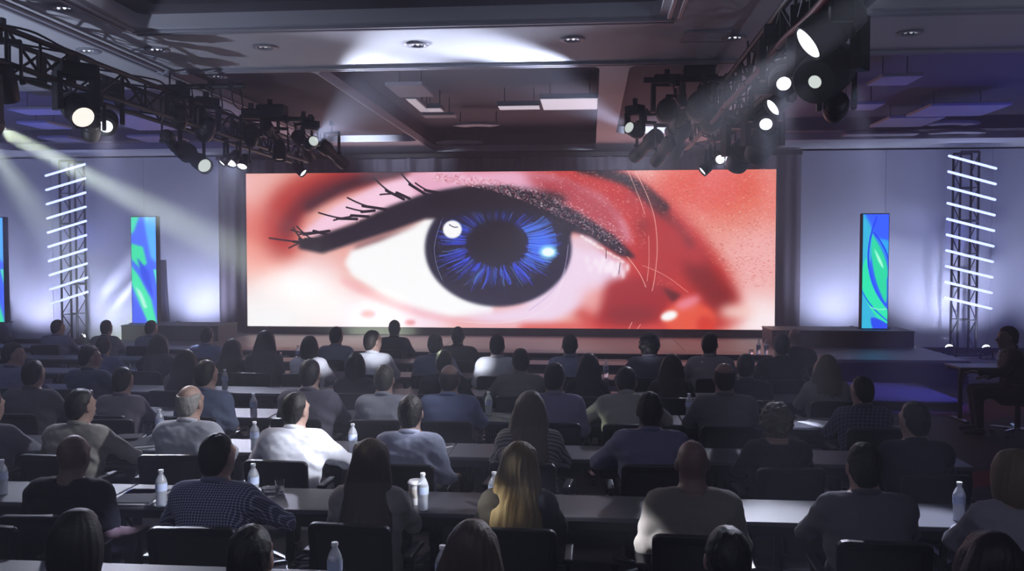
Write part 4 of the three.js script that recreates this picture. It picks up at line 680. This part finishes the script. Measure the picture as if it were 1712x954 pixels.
    parts.push(net(join(list), wr.clone().subScalar(0.2), wr.clone().addScalar(0.2), 0.0058 * Math.max(1, fine * 0.8), () => [1, 1, 1]));
  }
  const skin = mergeGeometries(parts);
  const cutN = (x, y, z) => { const h = (y - nb.y) * up.y + (z - nb.z) * up.z, r = Math.hypot(x - nb.x, z - nb.z + h * Math.tan(lean)) - (woman ? 0.09 : 0.08); return collar ? h - 0.045 : Math.max(h - 0.05, -Math.max(0.012 - h, r)); };
  const clothF = join([...torso(0.013 + (o.loose || 0)), ...armP(0.011 + (o.loose || 0) * 0.7, sleeve === 'short' ? 1 : 0.08)]);
  const folds = (x, y, z) => 0.005 * NZ(x * 9 + y * 6, y * 13, z * 9) + 0.006 * NZ(x * 22 + y * 14, y * 26, z * 20) + 0.005 * Math.sin(y * 52 + 5 * NZ(x * 5, y * 4, z * 5) + Math.abs(x) * 20) * Math.max(0, Math.min(1, (1.02 - y) * 5));
  const shirtF = (x, y, z) => { const d = clothF(x, y, z); return d > 0.035 ? d - 0.015 : Math.max(d + folds(x, y, z), cutN(x, y, z), 0.47 - y); };
  const shirt = net(shirtF, V(-W, 0.44, -0.62), V(W, nb.y + 0.12, 0.3), 0.0135 * fine);
  const trF = join(legP(0.012)), pel = join(torso(0.009)), trousers = net((x, y, z) => Math.max(smin(trF(x, y, z), pel(x, y, z), 0.03), 0.1 - y, y - 0.66), V(-0.32, 0.07, -0.62), V(0.32, 0.7, 0.26), 0.022 * fine);
  const shoes = [-1, 1].map((s) => net(join([cap(V(s * 0.125, 0.055, -0.37), V(s * 0.14, 0.045, -0.55), 0.045, 0.036, 0.05)]), V(s * 0.13 - 0.09, 0.002, -0.64), V(s * 0.13 + 0.09, 0.14, -0.28), 0.016 * Math.max(1, fine * 0.8)));
  let hairG = null;
  if (hair !== 'none') {
    const top = hair === 'short' || hair === 'balding' ? (() => { const a = ell(0, 0.026, 0.014, 0.083, 0.102, 0.104), b = ell(0, -0.05, 0.038, 0.066, 0.075, 0.066); return (x, y, z) => smin(a(x, y, z), b(x, y, z), 0.05); })() : ell(0, 0.026, 0.014, 0.084, 0.102, 0.105), fr = hair === 'curly' ? 0 : 1, ln = len;
    const fall = hair === 'long' ? ell(0, -ln * 0.5, 0.06, 0.14, ln * 0.6 + 0.08, 0.06) : hair === 'bob' ? ell(0, -0.055, 0.022, 0.108, 0.145, 0.1) : hair === 'curly' ? ell(0, 0.0, 0.022, 0.106, 0.122, 0.11) : null;
    const locks = hair === 'long' ? [-1, 1].map((s) => ell(s * 0.082, -ln * 0.3, -0.01, 0.03, ln * 0.5, 0.055)) : [];
    const hf = (x, y, z) => {
      const zz = hair === 'long' ? z - Math.max(0, Math.min(0.17, (-y - 0.09) * 0.55)) : z; let d = top(x, y, z); if (fall) d = smin(d, fall(x, y, zz), 0.05); for (const l of locks) d = smin(d, l(x, y, zz), 0.03);
      if (d > 0.045) return d - 0.02;
      const an = Math.atan2(x, z);
      d += hair === 'curly' ? 0.02 * NZ(x * 32, y * 32, z * 32) + 0.008 * NZ(x * 70, y * 70, z * 70) : fall ? 0.0016 * Math.sin(an * 26 + 5 * NZ(x * 9, y * 6, z * 9)) + 0.008 * NZ(x * 16, y * 5, z * 16) + 0.02 * Math.max(0, -y - ln * 0.5) * NZ(x * 50, 0, z * 50) * 4 : 0.004 * NZ(x * 45, y * 30, z * 45) + 0.003 * NZ(x * 90, y * 60, z * 90);
      if (!fall) { const gz = z < -0.02 ? 0.062 : z < 0.035 ? 0.062 - (z + 0.02) / 0.055 * 0.1 : -0.038 - Math.min(1, (z - 0.035) / 0.04) * 0.055; d = Math.max(d + Math.max(0, 0.035 - (y - gz)) * 0.22, (gz - y) * 0.85); if (hair === 'balding') d = Math.max(d, y - 0.055 - Math.max(0, Math.abs(x) - 0.05) * 0.6); }
      else { const face = Math.max(Math.abs(x) - 0.058 - (hair === 'curly' ? 0.004 : 0), z + 0.035, y - 0.062); d = Math.max(d, -face); if (ln > 0 && hair === 'long') d = Math.max(d, -(y + ln) - 0.09 * NZ(x * 26, 1, z * 26)); }
      return d;
    };
    const r = (hair === 'long' ? Math.max(0.2, ln + 0.16) : 0.24) * 1.1;
    hairG = net(loc(hf), V(H.x - 0.22, H.y - r, H.z - 0.2), V(H.x + 0.22, H.y + 0.19, H.z + (hair === 'long' ? 0.36 : 0.22)), (fall ? 0.0085 : 0.0072) * fine);
  }
  let col = null;
  if (collar) { col = new THREE.TorusGeometry(woman ? 0.062 : 0.074, 0.0145, 6, 22).rotateX(Math.PI / 2 - lean - 0.22).scale(1, 1.35, 1); col.translate(nb.x, nb.y + 0.03, nb.z - 0.005); }
  return { skin, shirt, trousers, shoes, hair: hairG, collar: col, top: H.y + (hair === 'none' ? 0.13 : 0.141), headZ: H.z };
}
const cache = new Map();
const skinTone = { light: S(0x9c8074, 0.55, { vertexColors: true }), mid: S(0x75605a, 0.55, { vertexColors: true }), dark: S(0x43322c, 0.5, { vertexColors: true }) };
const mats = new Map();
const fab = (hex, rough = 0.9) => { const k = 'f' + hex, c = new THREE.Color(hex), grey = (c.r + c.g + c.b) / 3; if (grey > 0.05 && grey < 0.36) c.multiplyScalar(1.65); if (!mats.has(k)) mats.set(k, P(c, rough, { bumpMap: weave, bumpScale: 0.0004, sheen: 0.15, sheenRoughness: 0.6, sheenColor: new THREE.Color(0xffffff) })); return mats.get(k); };
const strands = noiseMap(256, (() => { const col = Array.from({ length: 256 }, () => rnd()); return (x, y) => 0.7 * col[(x + Math.round(3 * Math.sin(y / 19))) & 255] + 0.3 * rnd(); })()), hairM = (hex) => { const k = 'h' + hex; if (!mats.has(k)) mats.set(k, P(hex, 0.58, { bumpMap: strands, bumpScale: 0.002, sheen: 0.1, sheenColor: new THREE.Color(hex) })); return mats.get(k); };
const checkMap = canvas(64, 64, (c) => { c.fillStyle = '#3a3c58'; c.fillRect(0, 0, 64, 64); c.fillStyle = '#8083a4'; c.fillRect(0, 0, 64, 20); c.fillRect(0, 0, 20, 64); c.fillStyle = '#c4c6da'; c.fillRect(0, 0, 20, 20); }); checkMap.wrapS = checkMap.wrapT = THREE.RepeatWrapping; checkMap.repeat.set(58, 58);
const stripeMap = canvas(64, 64, (c) => { c.fillStyle = '#8b8988'; c.fillRect(0, 0, 64, 64); c.fillStyle = '#4c4a4e'; c.fillRect(0, 0, 64, 24); }); stripeMap.wrapS = stripeMap.wrapT = THREE.RepeatWrapping; stripeMap.repeat.set(30, 30);
const plaidMap = canvas(64, 64, (c) => { c.fillStyle = '#34364a'; c.fillRect(0, 0, 64, 64); c.fillStyle = 'rgba(120,124,150,0.5)'; c.fillRect(0, 0, 64, 20); c.fillRect(0, 0, 20, 64); }); plaidMap.wrapS = plaidMap.wrapT = THREE.RepeatWrapping; plaidMap.repeat.set(26, 26);
const special = { check: S(0xffffff, 0.9, { map: checkMap }), stripe: S(0xffffff, 0.9, { map: stripeMap }), plaid: S(0xffffff, 0.9, { map: plaidMap }) };
const people = [];
const SHORTS = [];
function person(label, short, x, y, row, o, cloth, hair = 0x17130f, skin = 'light', extra = {}) {
  const { fig = JSON.stringify(o), garment = 'shirt', seat = true, dz = 0 } = extra;
  if (!cache.has(fig)) cache.set(fig, buildFigure(o));
  const f = cache.get(fig), zt = ROWS[row];
  let best = null;                                            // seat the person so that the head top stands where the photograph shows it
  for (let d = -0.14; d <= 0.12; d += 0.01) { const zh = zt - 0.30 - dz + d - f.headZ, p = at(x, y, zh), s = p.y / f.top, c = Math.abs(s - 1) + Math.abs(d) * 0.25 + (s < 0.93 || s > 1.07 ? 1 : 0); if (!best || c < best.c) best = { c, p, s, zh, d }; }
  const s = Math.min(1.08, Math.max(0.9, best.s)), z = -(zt - 0.30 - dz + best.d), t = thing('person', label, 'person', [best.p.x, 0, z], extra.turn || 0);
  t.scale.setScalar(s);
  obj('body', f.skin, skinTone[skin], t);
  const sh = obj(garment, f.shirt, typeof cloth === 'string' ? special[cloth] : fab(cloth), t); if (f.collar) obj('collar', f.collar, sh.material, sh);
  obj('trousers', f.trousers, fab(extra.legs || 0x1b1b22), t); for (const g of f.shoes) obj('shoe', g, M.blackGloss, t);
  if (f.hair) obj('hair', f.hair, hairM(hair), t);
  if (seat) chair(best.p.x + (extra.cx || 0), z + 0.03, (rnd() - 0.5) * 0.2 + (extra.ct || 0), `black mesh-back chair of ${short}`);
  people.push({ label, short, x: best.p.x, z, s, top: f.top * s, row }); return t;
}
const fine = 1, far = 1.7;
const F = (o) => ({ fine, ...o }), G = (o) => ({ fine: far, ...o });
// row 0: heads that rise into the bottom of the view
person('woman with wide dark hair low in front, back of head only', 'the woman with wide dark hair low in front', 132, 861, 0, F({ hair: 'bob', woman: true, arms: 'lap' }), 0x15151a, 0x0d0b0b);
person('man with short black hair low before the checked shirt', 'the man with short black hair low before the checked shirt', 422, 907, 0, F({ arms: 'lap' }), 0x17171c, 0x0b0a0a);
person('woman with smooth brown hair low before the blonde in the jacket', 'the woman with smooth brown hair low in front', 790, 889, 0, F({ hair: 'long', woman: true, arms: 'lap', len: 0.34 }), 0x1c1b1f, 0x4a4038);
person('man with thick dark hair low before the grey sweater', 'the man with thick dark hair low before the grey sweater', 1215, 911, 0, F({ arms: 'lap', g: 1.05 }), 0x15151a, 0x0d0c0c);
person('woman with long dark hair low before the blond bob', 'the woman with long dark hair low before the blond bob', 1652, 884, 0, F({ hair: 'long', woman: true, arms: 'lap', len: 0.3 }), 0x15151a, 0x14100e);
// row A
person('bald broad man in a black top with one pale forearm lit', 'the bald man in black', 125, 737, 'A', F({ hair: 'none', stubble: 1, sw: 0.2, g: 1.15, arms: ['lap', 'down'], sleeve: 'short', lean: 0.08, collar: false }), 0x0e0e11, 0, 'mid', { garment: 'tshirt' });
person('dark-haired man in a navy checked shirt by the low tumbler', 'the man in the navy checked shirt', 366, 722, 'A', F({ sw: 0.185, arms: 'wide', lean: 0.14, yaw: -0.25 }), 'check', 0x100e0d);
person('woman with long brown hair over a grey top beside the paper cup', 'the woman with long brown hair in grey', 620, 738, 'A', F({ hair: 'long', woman: true, sw: 0.155, arms: 'table', len: 0.5, yaw: 0.1, collar: false }), 0x6d6a6a, 0x3a3029);
person('woman with wavy blonde hair lit on one side, dark jacket', 'the woman with lit blonde hair', 868, 741, 'A', F({ hair: 'long', woman: true, sw: 0.15, arms: 'table', len: 0.47, lean: 0.14 }), 0x22232c, 0x5f5030, 'light', { garment: 'jacket' });
person('bald man in a charcoal sweater with one arm brightly lit', 'the bald man in the charcoal sweater', 1157, 735, 'A', F({ hair: 'none', stubble: 1, sw: 0.19, g: 1.08, arms: 'lap', collar: false, lean: 0.06 }), 0x57534f, 0, 'mid', { garment: 'sweater' });
person('man with short brown hair and dark grey shirt beside the lit table', 'the man in dark grey beside the lit table', 1443, 737, 'A', F({ sw: 0.195, g: 1.08, arms: 'table', lean: 0.12 }), 0x45444d, 0x171311);
person('woman with a blond bob and grey top behind the aisle bottle', 'the woman with the blond bob by the aisle bottle', 1692, 748, 'A', F({ hair: 'bob', woman: true, sw: 0.165, arms: 'table', yaw: 0.35, collar: false }), 0x6e6e78, 0x6d6250);
// row B
person('person in a grey shirt cut by the left edge of the view', 'the person in grey at the edge of the view', -14, 650, 'B', F({ sw: 0.19, arms: 'wide' }), 0x55555f, 0x1c1815);
person('man with combed dark hair in a crumpled grey shirt', 'the man in the crumpled grey shirt', 137, 648, 'B', F({ sw: 0.19, arms: 'wide', yaw: -0.3, lean: 0.13 }), 0x77756f, 0x1c1815);
person('grey-haired man in a light grey shirt with one lit ear', 'the grey-haired man with the lit ear', 319, 641, 'B', F({ hair: 'balding', stubble: 1, sw: 0.18, arms: 'table', lean: 0.1, yaw: -0.15 }), 0x8e9098, 0x7d7a76);
person('dark-haired man in a white shirt lit glaring bright', 'the man in the bright white shirt', 496, 654, 'B', F({ sw: 0.185, arms: 'wide', lean: 0.16, yaw: -0.3, loose: 0.008 }), 0xdcdee8, 0x14110f);
person('dark-haired man in a pale blue shirt with a lit collar', 'the man in pale blue with the lit collar', 687, 658, 'B', F({ sw: 0.18, arms: ['lap', 'down'], lean: 0.08 }), 0x7f8498, 0x14110f, 'mid');
person('woman with straight ash hair in a striped grey cardigan', 'the woman in the striped cardigan', 886, 652, 'B', F({ hair: 'long', woman: true, sw: 0.165, arms: 'table', len: 0.36, collar: false }), 'stripe', 0x5d554b, 'light', { garment: 'cardigan' });
person('man with close black hair in a slate blue polo', 'the man in the slate blue polo', 1086, 653, 'B', F({ sw: 0.2, g: 1.08, arms: 'wide', lean: 0.1, sleeve: 'long' }), 0x50516a, 0x0c0b0c, 'dark', { garment: 'polo' });
person('woman with curly blond hair in a black sweater', 'the curly blond woman in black', 1297, 674, 'B', F({ hair: 'curly', woman: true, sw: 0.17, arms: 'table', collar: false }), 0x121216, 0x5c5244, 'light', { garment: 'sweater' });
person('dark-haired person in a navy jacket at the aisle end', 'the person in the navy jacket at the aisle', 1527, 669, 'B', F({ sw: 0.18, arms: 'table', yaw: 0.3, lean: 0.08 }), 0x1b1d2c, 0x120f0e, 'light', { garment: 'jacket' });
// row C
const man1 = G({ arms: 'table', lean: 0.1 }), man2 = G({ arms: 'wide', lean: 0.15, sw: 0.185, yaw: 0.25 }), man3 = G({ arms: 'lap', lean: 0.05, sw: 0.18, yaw: -0.2, g: 1.05 }), bigman = G({ arms: 'table', lean: 0.08, sw: 0.2, g: 1.15 }), leanman = G({ arms: 'wide', lean: 0.42, sw: 0.19, pitch: -0.25, hunch: 1 });
const bald1 = G({ hair: 'none', stubble: 1, arms: 'table', sw: 0.185 }), lady1 = G({ hair: 'long', woman: true, sw: 0.155, arms: 'table', len: 0.36, collar: false }), lady2 = G({ hair: 'long', woman: true, sw: 0.15, arms: 'lap', len: 0.44, yaw: 0.2, collar: false }), bob1 = G({ hair: 'bob', woman: true, sw: 0.155, arms: 'table', collar: false }), curl1 = G({ hair: 'curly', sw: 0.175, arms: 'wide', yaw: -0.2 });
person('broad dark-haired man in a dark grey shirt near the left edge', 'the broad man near the left edge', 57, 600, 'C', bigman, 0x3f3e44, 0x131113);
person('short-haired man in a mauve grey shirt beside the dark folders', 'the man in mauve', 207, 612, 'C', man1, 0x57505a, 0x1f1c16);
person('dark-haired man in slate blue behind the grey-haired man', 'the man in slate blue', 346, 600, 'C', man3, 0x4b5368, 0x151210);
person('broad man in violet grey behind the bright white shirt', 'the broad man in violet grey', 519, 599, 'C', bigman, 0x45434f, 0x121011);
person('grey-haired man in a pale grey shirt behind the tan chair', 'the man in pale grey', 643, 608, 'C', man1, 0x73757f, 0x3d3a35);
person('balding man in a light blue shirt beside the dim bottle', 'the balding man in light blue', 752, 607, 'C', G({ hair: 'balding', stubble: 1, sw: 0.195, arms: 'table', lean: 0.08, g: 1.05 }), 0x646d8c, 0x3a2f2a);
person('black-haired man in a lavender shirt beside the striped cardigan', 'the man in lavender', 928, 604, 'C', man3, 0x65647e, 0x10101a, 'mid');
person('man in a pale shirt bending forward over the table', 'the man bending forward', 1047, 612, 'C', leanman, 0x87857f, 0x1d1916);
person('man with cropped hair in a charcoal shirt and wide shoulders', 'the man with cropped hair in charcoal', 1211, 604, 'C', G({ sw: 0.195, arms: 'table', lean: 0.06, hair: 'balding', stubble: 1 }), 0x515055, 0x2b2724);
person('man in a dark plaid shirt beside the white papers', 'the man in dark plaid', 1440, 627, 'C', G({ arms: 'table', sw: 0.18, yaw: 0.35, lean: 0.08 }), 'plaid', 0x1a1614);
// row D
person('dark-haired man turned sideways at the left edge of the front rows', 'the man turned sideways at the left edge', 24, 571, 'D', G({ arms: 'table', yaw: -1.0, sw: 0.175 }), 0x50506a, 0x14110f);
person('dark-haired man in a blue shirt looking to the side', 'the man in the blue shirt looking aside', 152, 576, 'D', G({ arms: 'table', yaw: -0.8, sw: 0.18 }), 0x2f3252, 0x151110);
person('woman with dark hair and a pale collar near the left aisle', 'the woman with a pale collar', 312, 583, 'D', lady1, 0x4a4848, 0x191614);
person('woman with a dark bob behind the pale grey shirt', 'the woman with the dark bob', 595, 592, 'D', bob1, 0x2e2d31, 0x1a1714);
person('small dark-haired person behind the balding man in light blue', 'the small person behind the balding man', 743, 583, 'D', man1, 0x2a2a33, 0x141210);
person('dark-haired man in an olive grey shirt', 'the man in olive grey', 870, 581, 'D', man2, 0x5f5f5b, 0x16120f);
person('woman with straight long black hair', 'the woman with long black hair', 983, 590, 'D', lady2, 0x1c1c22, 0x0c0a0b);
person('woman with long brown hair beside the man bending forward', 'the woman with long brown hair', 1122, 591, 'D', lady1, 0x2a2828, 0x2c241e);
person('dark-haired man in a navy sweater', 'the man in the navy sweater', 1247, 590, 'D', man3, 0x1c1e35, 0x14110f, 'mid', { garment: 'sweater' });
person('woman with a long blond bob at the aisle end', 'the woman with the long blond bob at the aisle', 1380, 591, 'D', G({ hair: 'long', woman: true, sw: 0.16, arms: 'table', len: 0.24, collar: false }), 0x6d6a66, 0x6e6355);
// row E
person('dark-haired man with a pale collar before the slanting beam', 'the man with a pale collar before the beam', 174, 561, 'E', man2, 0x4c4e6c, 0x17130f);
person('woman with long dark hair at the foot of the streaked pillar', 'the woman at the foot of the streaked pillar', 266, 558, 'E', lady2, 0x26252a, 0x181414);
person('woman with dark hair beside the lit strip of paper', 'the woman beside the lit strip of paper', 390, 567, 'E', lady1, 0x2b2a2e, 0x191615);
person('woman with very dark hair below the screen corner', 'the woman below the screen corner', 444, 552, 'E', lady2, 0x232227, 0x131012);
person('woman with dark hair and one bright white sleeve', 'the woman with one white sleeve', 518, 560, 'E', bob1, 0xd8d9e2, 0x1c1817);
person('man in a white shirt with his cheek and back lit', 'the man with lit cheek and back', 624, 551, 'E', G({ arms: 'table', yaw: -0.6, sw: 0.165 }), 0xd2d5de, 0x2a241e);
person('man in blue grey with a rim of light round his head', 'the man with the light rim on his head', 728, 556, 'E', man1, 0x5a5d72, 0x1a1613);
person('dark-haired man in a white shirt with one lit sleeve', 'the man in white with one lit sleeve', 832, 558, 'E', man3, 0xcfd2da, 0x100e10);
person('man in a light blue shirt with silver hair on top', 'the man with silver hair on top', 953, 557, 'E', man1, 0x70788f, 0x24211f);
person('curly dark-haired man with the nape of his neck brightly lit', 'the curly-haired man with the lit nape', 1086, 556, 'E', curl1, 0x3c3d49, 0x13100f);
person('brown-haired man in a grey shirt turned aside', 'the brown-haired man in grey turned aside', 1187, 555, 'E', G({ arms: 'table', yaw: -0.35, sw: 0.19 }), 0x7c7b7d, 0x2c2620);
person('dark-haired man in a black jacket at the aisle end near the stage', 'the man in the black jacket near the stage', 1306, 557, 'E', bigman, 0x17171d, 0x100e0f, 'light', { garment: 'jacket' });
// rows F and G
person('dark-haired man in blue by the dark riser', 'the man in blue by the dark riser', 347, 545, 'F', man1, 0x4d5575, 0x1f1b1c);
person('dark-haired man in grey blue below the screen', 'the man in grey blue below the screen', 563, 545, 'F', man3, 0x5d6170, 0x1a1617);
person('man in a dark suit behind the blue grey shirt', 'the man in a dark suit', 766, 545, 'F', bigman, 0x26242b, 0x141112, 'mid', { garment: 'jacket' });
person('balding man in a dark suit with a shine on his head', 'the balding man in a suit', 1329, 549, 'F', G({ hair: 'none', stubble: 1, arms: 'lap', sw: 0.19 }), 0x1b1b24, 0, 'light', { garment: 'jacket' });
person('man in a light shirt sitting before the light tower', 'the man before the light tower', 98, 536, 'G', G({ arms: 'table', sw: 0.2, g: 1.1, yaw: -0.4 }), 0x606079, 0x19161a);
person('grey-haired man before the slanting beam', 'the grey-haired man before the beam', 179, 536, 'G', man1, 0x55565e, 0x4a4644);
person('man in front of the dark riser of the streaked pillar', 'the man in front of the riser', 254, 537, 'G', man3, 0x56596c, 0x2a2628);
person('tall man in a dark jacket whose head overlaps the screen', 'the tall man overlapping the screen', 660, 534, 'G', man1, 0x26242c, 0x141012, 'mid', { garment: 'jacket' });
// the man at the side table
{
  const o = G({ arms: ['table', 'lap'], sw: 0.19, g: 1.05, yaw: 0.1 }), f = buildFigure(o), p = at(1700, 720, 11.1);
  const t = thing('person', 'man in dark clothes sitting sideways at the small side table', 'person', [5.12, 0, -11.0], 1.35);
  obj('body', f.skin, skinTone.mid, t); const sh = obj('jacket', f.shirt, fab(0x1d1d23), t); obj('collar', f.collar, sh.material, sh); obj('trousers', f.trousers, fab(0x26252c), t); for (const g of f.shoes) obj('shoe', g, M.blackGloss, t); obj('hair', f.hair, hairM(0x181412), t);
  chair(5.15, -10.99, 1.35, 'black mesh-back chair of the man sitting sideways');
  table(5.68, 11.75, 'grey folding table standing apart beside the man sitting sideways', 0.04);
  const b = bottleProto.clone(); b.name = numbered('water_bottle'); const q = onTable(1671, 613); b.position.set(q.x, TABLE_Y + 0.001, q.z); scene.add(b); tag(b, 'water bottle on the table beside the man sitting sideways', 'bottle', 'water bottles on the tables');
}
// empty chairs
[[200, 'C', 685, 'empty black mesh-back chair between the mauve and slate blue shirts'], [905, 'B', 765, 'empty black mesh-back chair beside the striped cardigan'], [38, 'A', 870, 'empty black mesh-back chair with a lit top edge near the left edge'], [1060, 'B', 765, 'first of two black chairs side by side before the slate polo']].slice(0, 1).forEach(([x, r, y, l]) => { const p = at(x, y, ROWS[r] - 0.5); chair(p.x, p.z, 0.1, l); });
{ const p = at(38, 870, ROWS.A - 0.5); chair(p.x - 0.05, p.z, -0.1, 'empty black mesh-back chair with a lit top edge near the left edge'); }

// ------------------------------------------------------------------ narrow beams that pick people out
const who = (s) => people.find((p) => p.short === s);
function pick(s, from, intensity, angle, dx = 0, y = 1.0, color = 0xf2f4ff, dz = 0) { const p = who(s); spot('audience_beam', color, intensity, from, V(p.x + dx, y, p.z + dz), angle, 0.55, 3); }
const RB = V(1.6, 3.72, -3.3), LB = V(-5.45, 3.72, -3.5);
lit('moving', RB, V(-1.9, 1.0, -5.8), 'moving head out of frame on the right truss, aimed into the audience', lensGlow.on, 0.9, null);
lit('moving', LB, V(0.2, 0.9, -4.4), 'moving head out of frame on the left truss, aimed into the audience', lensGlow.on, 0.9, null);
const R0 = V(1.5, 3.5, -3.45), L0 = V(-5.2, 3.5, -3.55);
pick('the man in the bright white shirt', R0, 190, 0.052, 0.2, 0.97);
pick('the man in pale blue with the lit collar', R0, 90, 0.024, 0.04, 1.06);
pick('the grey-haired man with the lit ear', R0, 50, 0.03, 0.1, 1.18);
pick('the man with lit cheek and back', R0, 420, 0.026, 0.04, 1.08);
pick('the woman with one white sleeve', R0, 420, 0.018, 0.2, 0.95);
pick('the man in white with one lit sleeve', L0, 500, 0.02, -0.16, 0.95);
pick('the curly-haired man with the lit nape', L0, 380, 0.012, -0.02, 1.1);
pick('the woman with lit blonde hair', L0, 330, 0.022, -0.17, 0.9, 0xfff0c8);
pick('the bald man in the charcoal sweater', L0, 900, 0.021, -0.3, 0.78);
pick('the bald man in black', V(-1.2, 3.5, -3.2), 130, 0.035, 0.36, 0.72, 0xbfc4ff);
pick('the man in dark grey beside the lit table', V(1.9, 3.5, -6.6), 110, 0.1, 0.48, 0.74, 0xdfe4ff, -0.42);
pick('the woman with long brown hair in grey', R0, 34, 0.05, 0.42, 0.8, 0xf2f4ff, -0.5);
pick('the man in the navy checked shirt', R0, 36, 0.035, 0.28, 0.82, 0xf2f4ff, -0.45);
pick('the bald man in black', R0, 26, 0.03, 0.62, 0.8, 0xe8ecff, -0.4);
pick('the man in dark plaid', V(1.9, 3.5, -6.6), 70, 0.06, -0.42, 0.74, 0xdfe4ff, -0.4);
const dot = (x, y, from, k, a) => spot('table_beam', 0xf4f6ff, k, from, onTable(x, y).add(V(0, 0.09, 0)), a, 0.5, 3);
dot(700, 848, R0, 200, 0.022); dot(424, 834, R0, 160, 0.016); dot(270, 846, R0, 130, 0.02); dot(426, 752, R0, 320, 0.014); dot(590, 756, R0, 320, 0.014); dot(826, 850, L0, 90, 0.015); dot(900, 866, L0, 90, 0.016);
// two lamps on the far truss ends throw rims over heads and chair backs
spot('truss_back_light', 0xdfe4ff, 70, at(391, 272, 12.6), V(-3.5, 0.9, -6.5), 0.42, 0.8, 4);
spot('truss_back_light', 0xdfe4ff, 70, at(1218, 262, 12.2), V(0.5, 0.9, -6.0), 0.42, 0.8, 4);
lit('moving', V(7.6, 3.4, -11.6), V(4.5, 0.15, -13.4), 'added moving head out of frame that throws blue light on the low platform', glow(0x5a5cff, 2), 0.9, [0x5a5cff, 210, 0.24, 0.8]);  // unseen lamp put in to tint the platform blue
renderer.render(scene, camera);
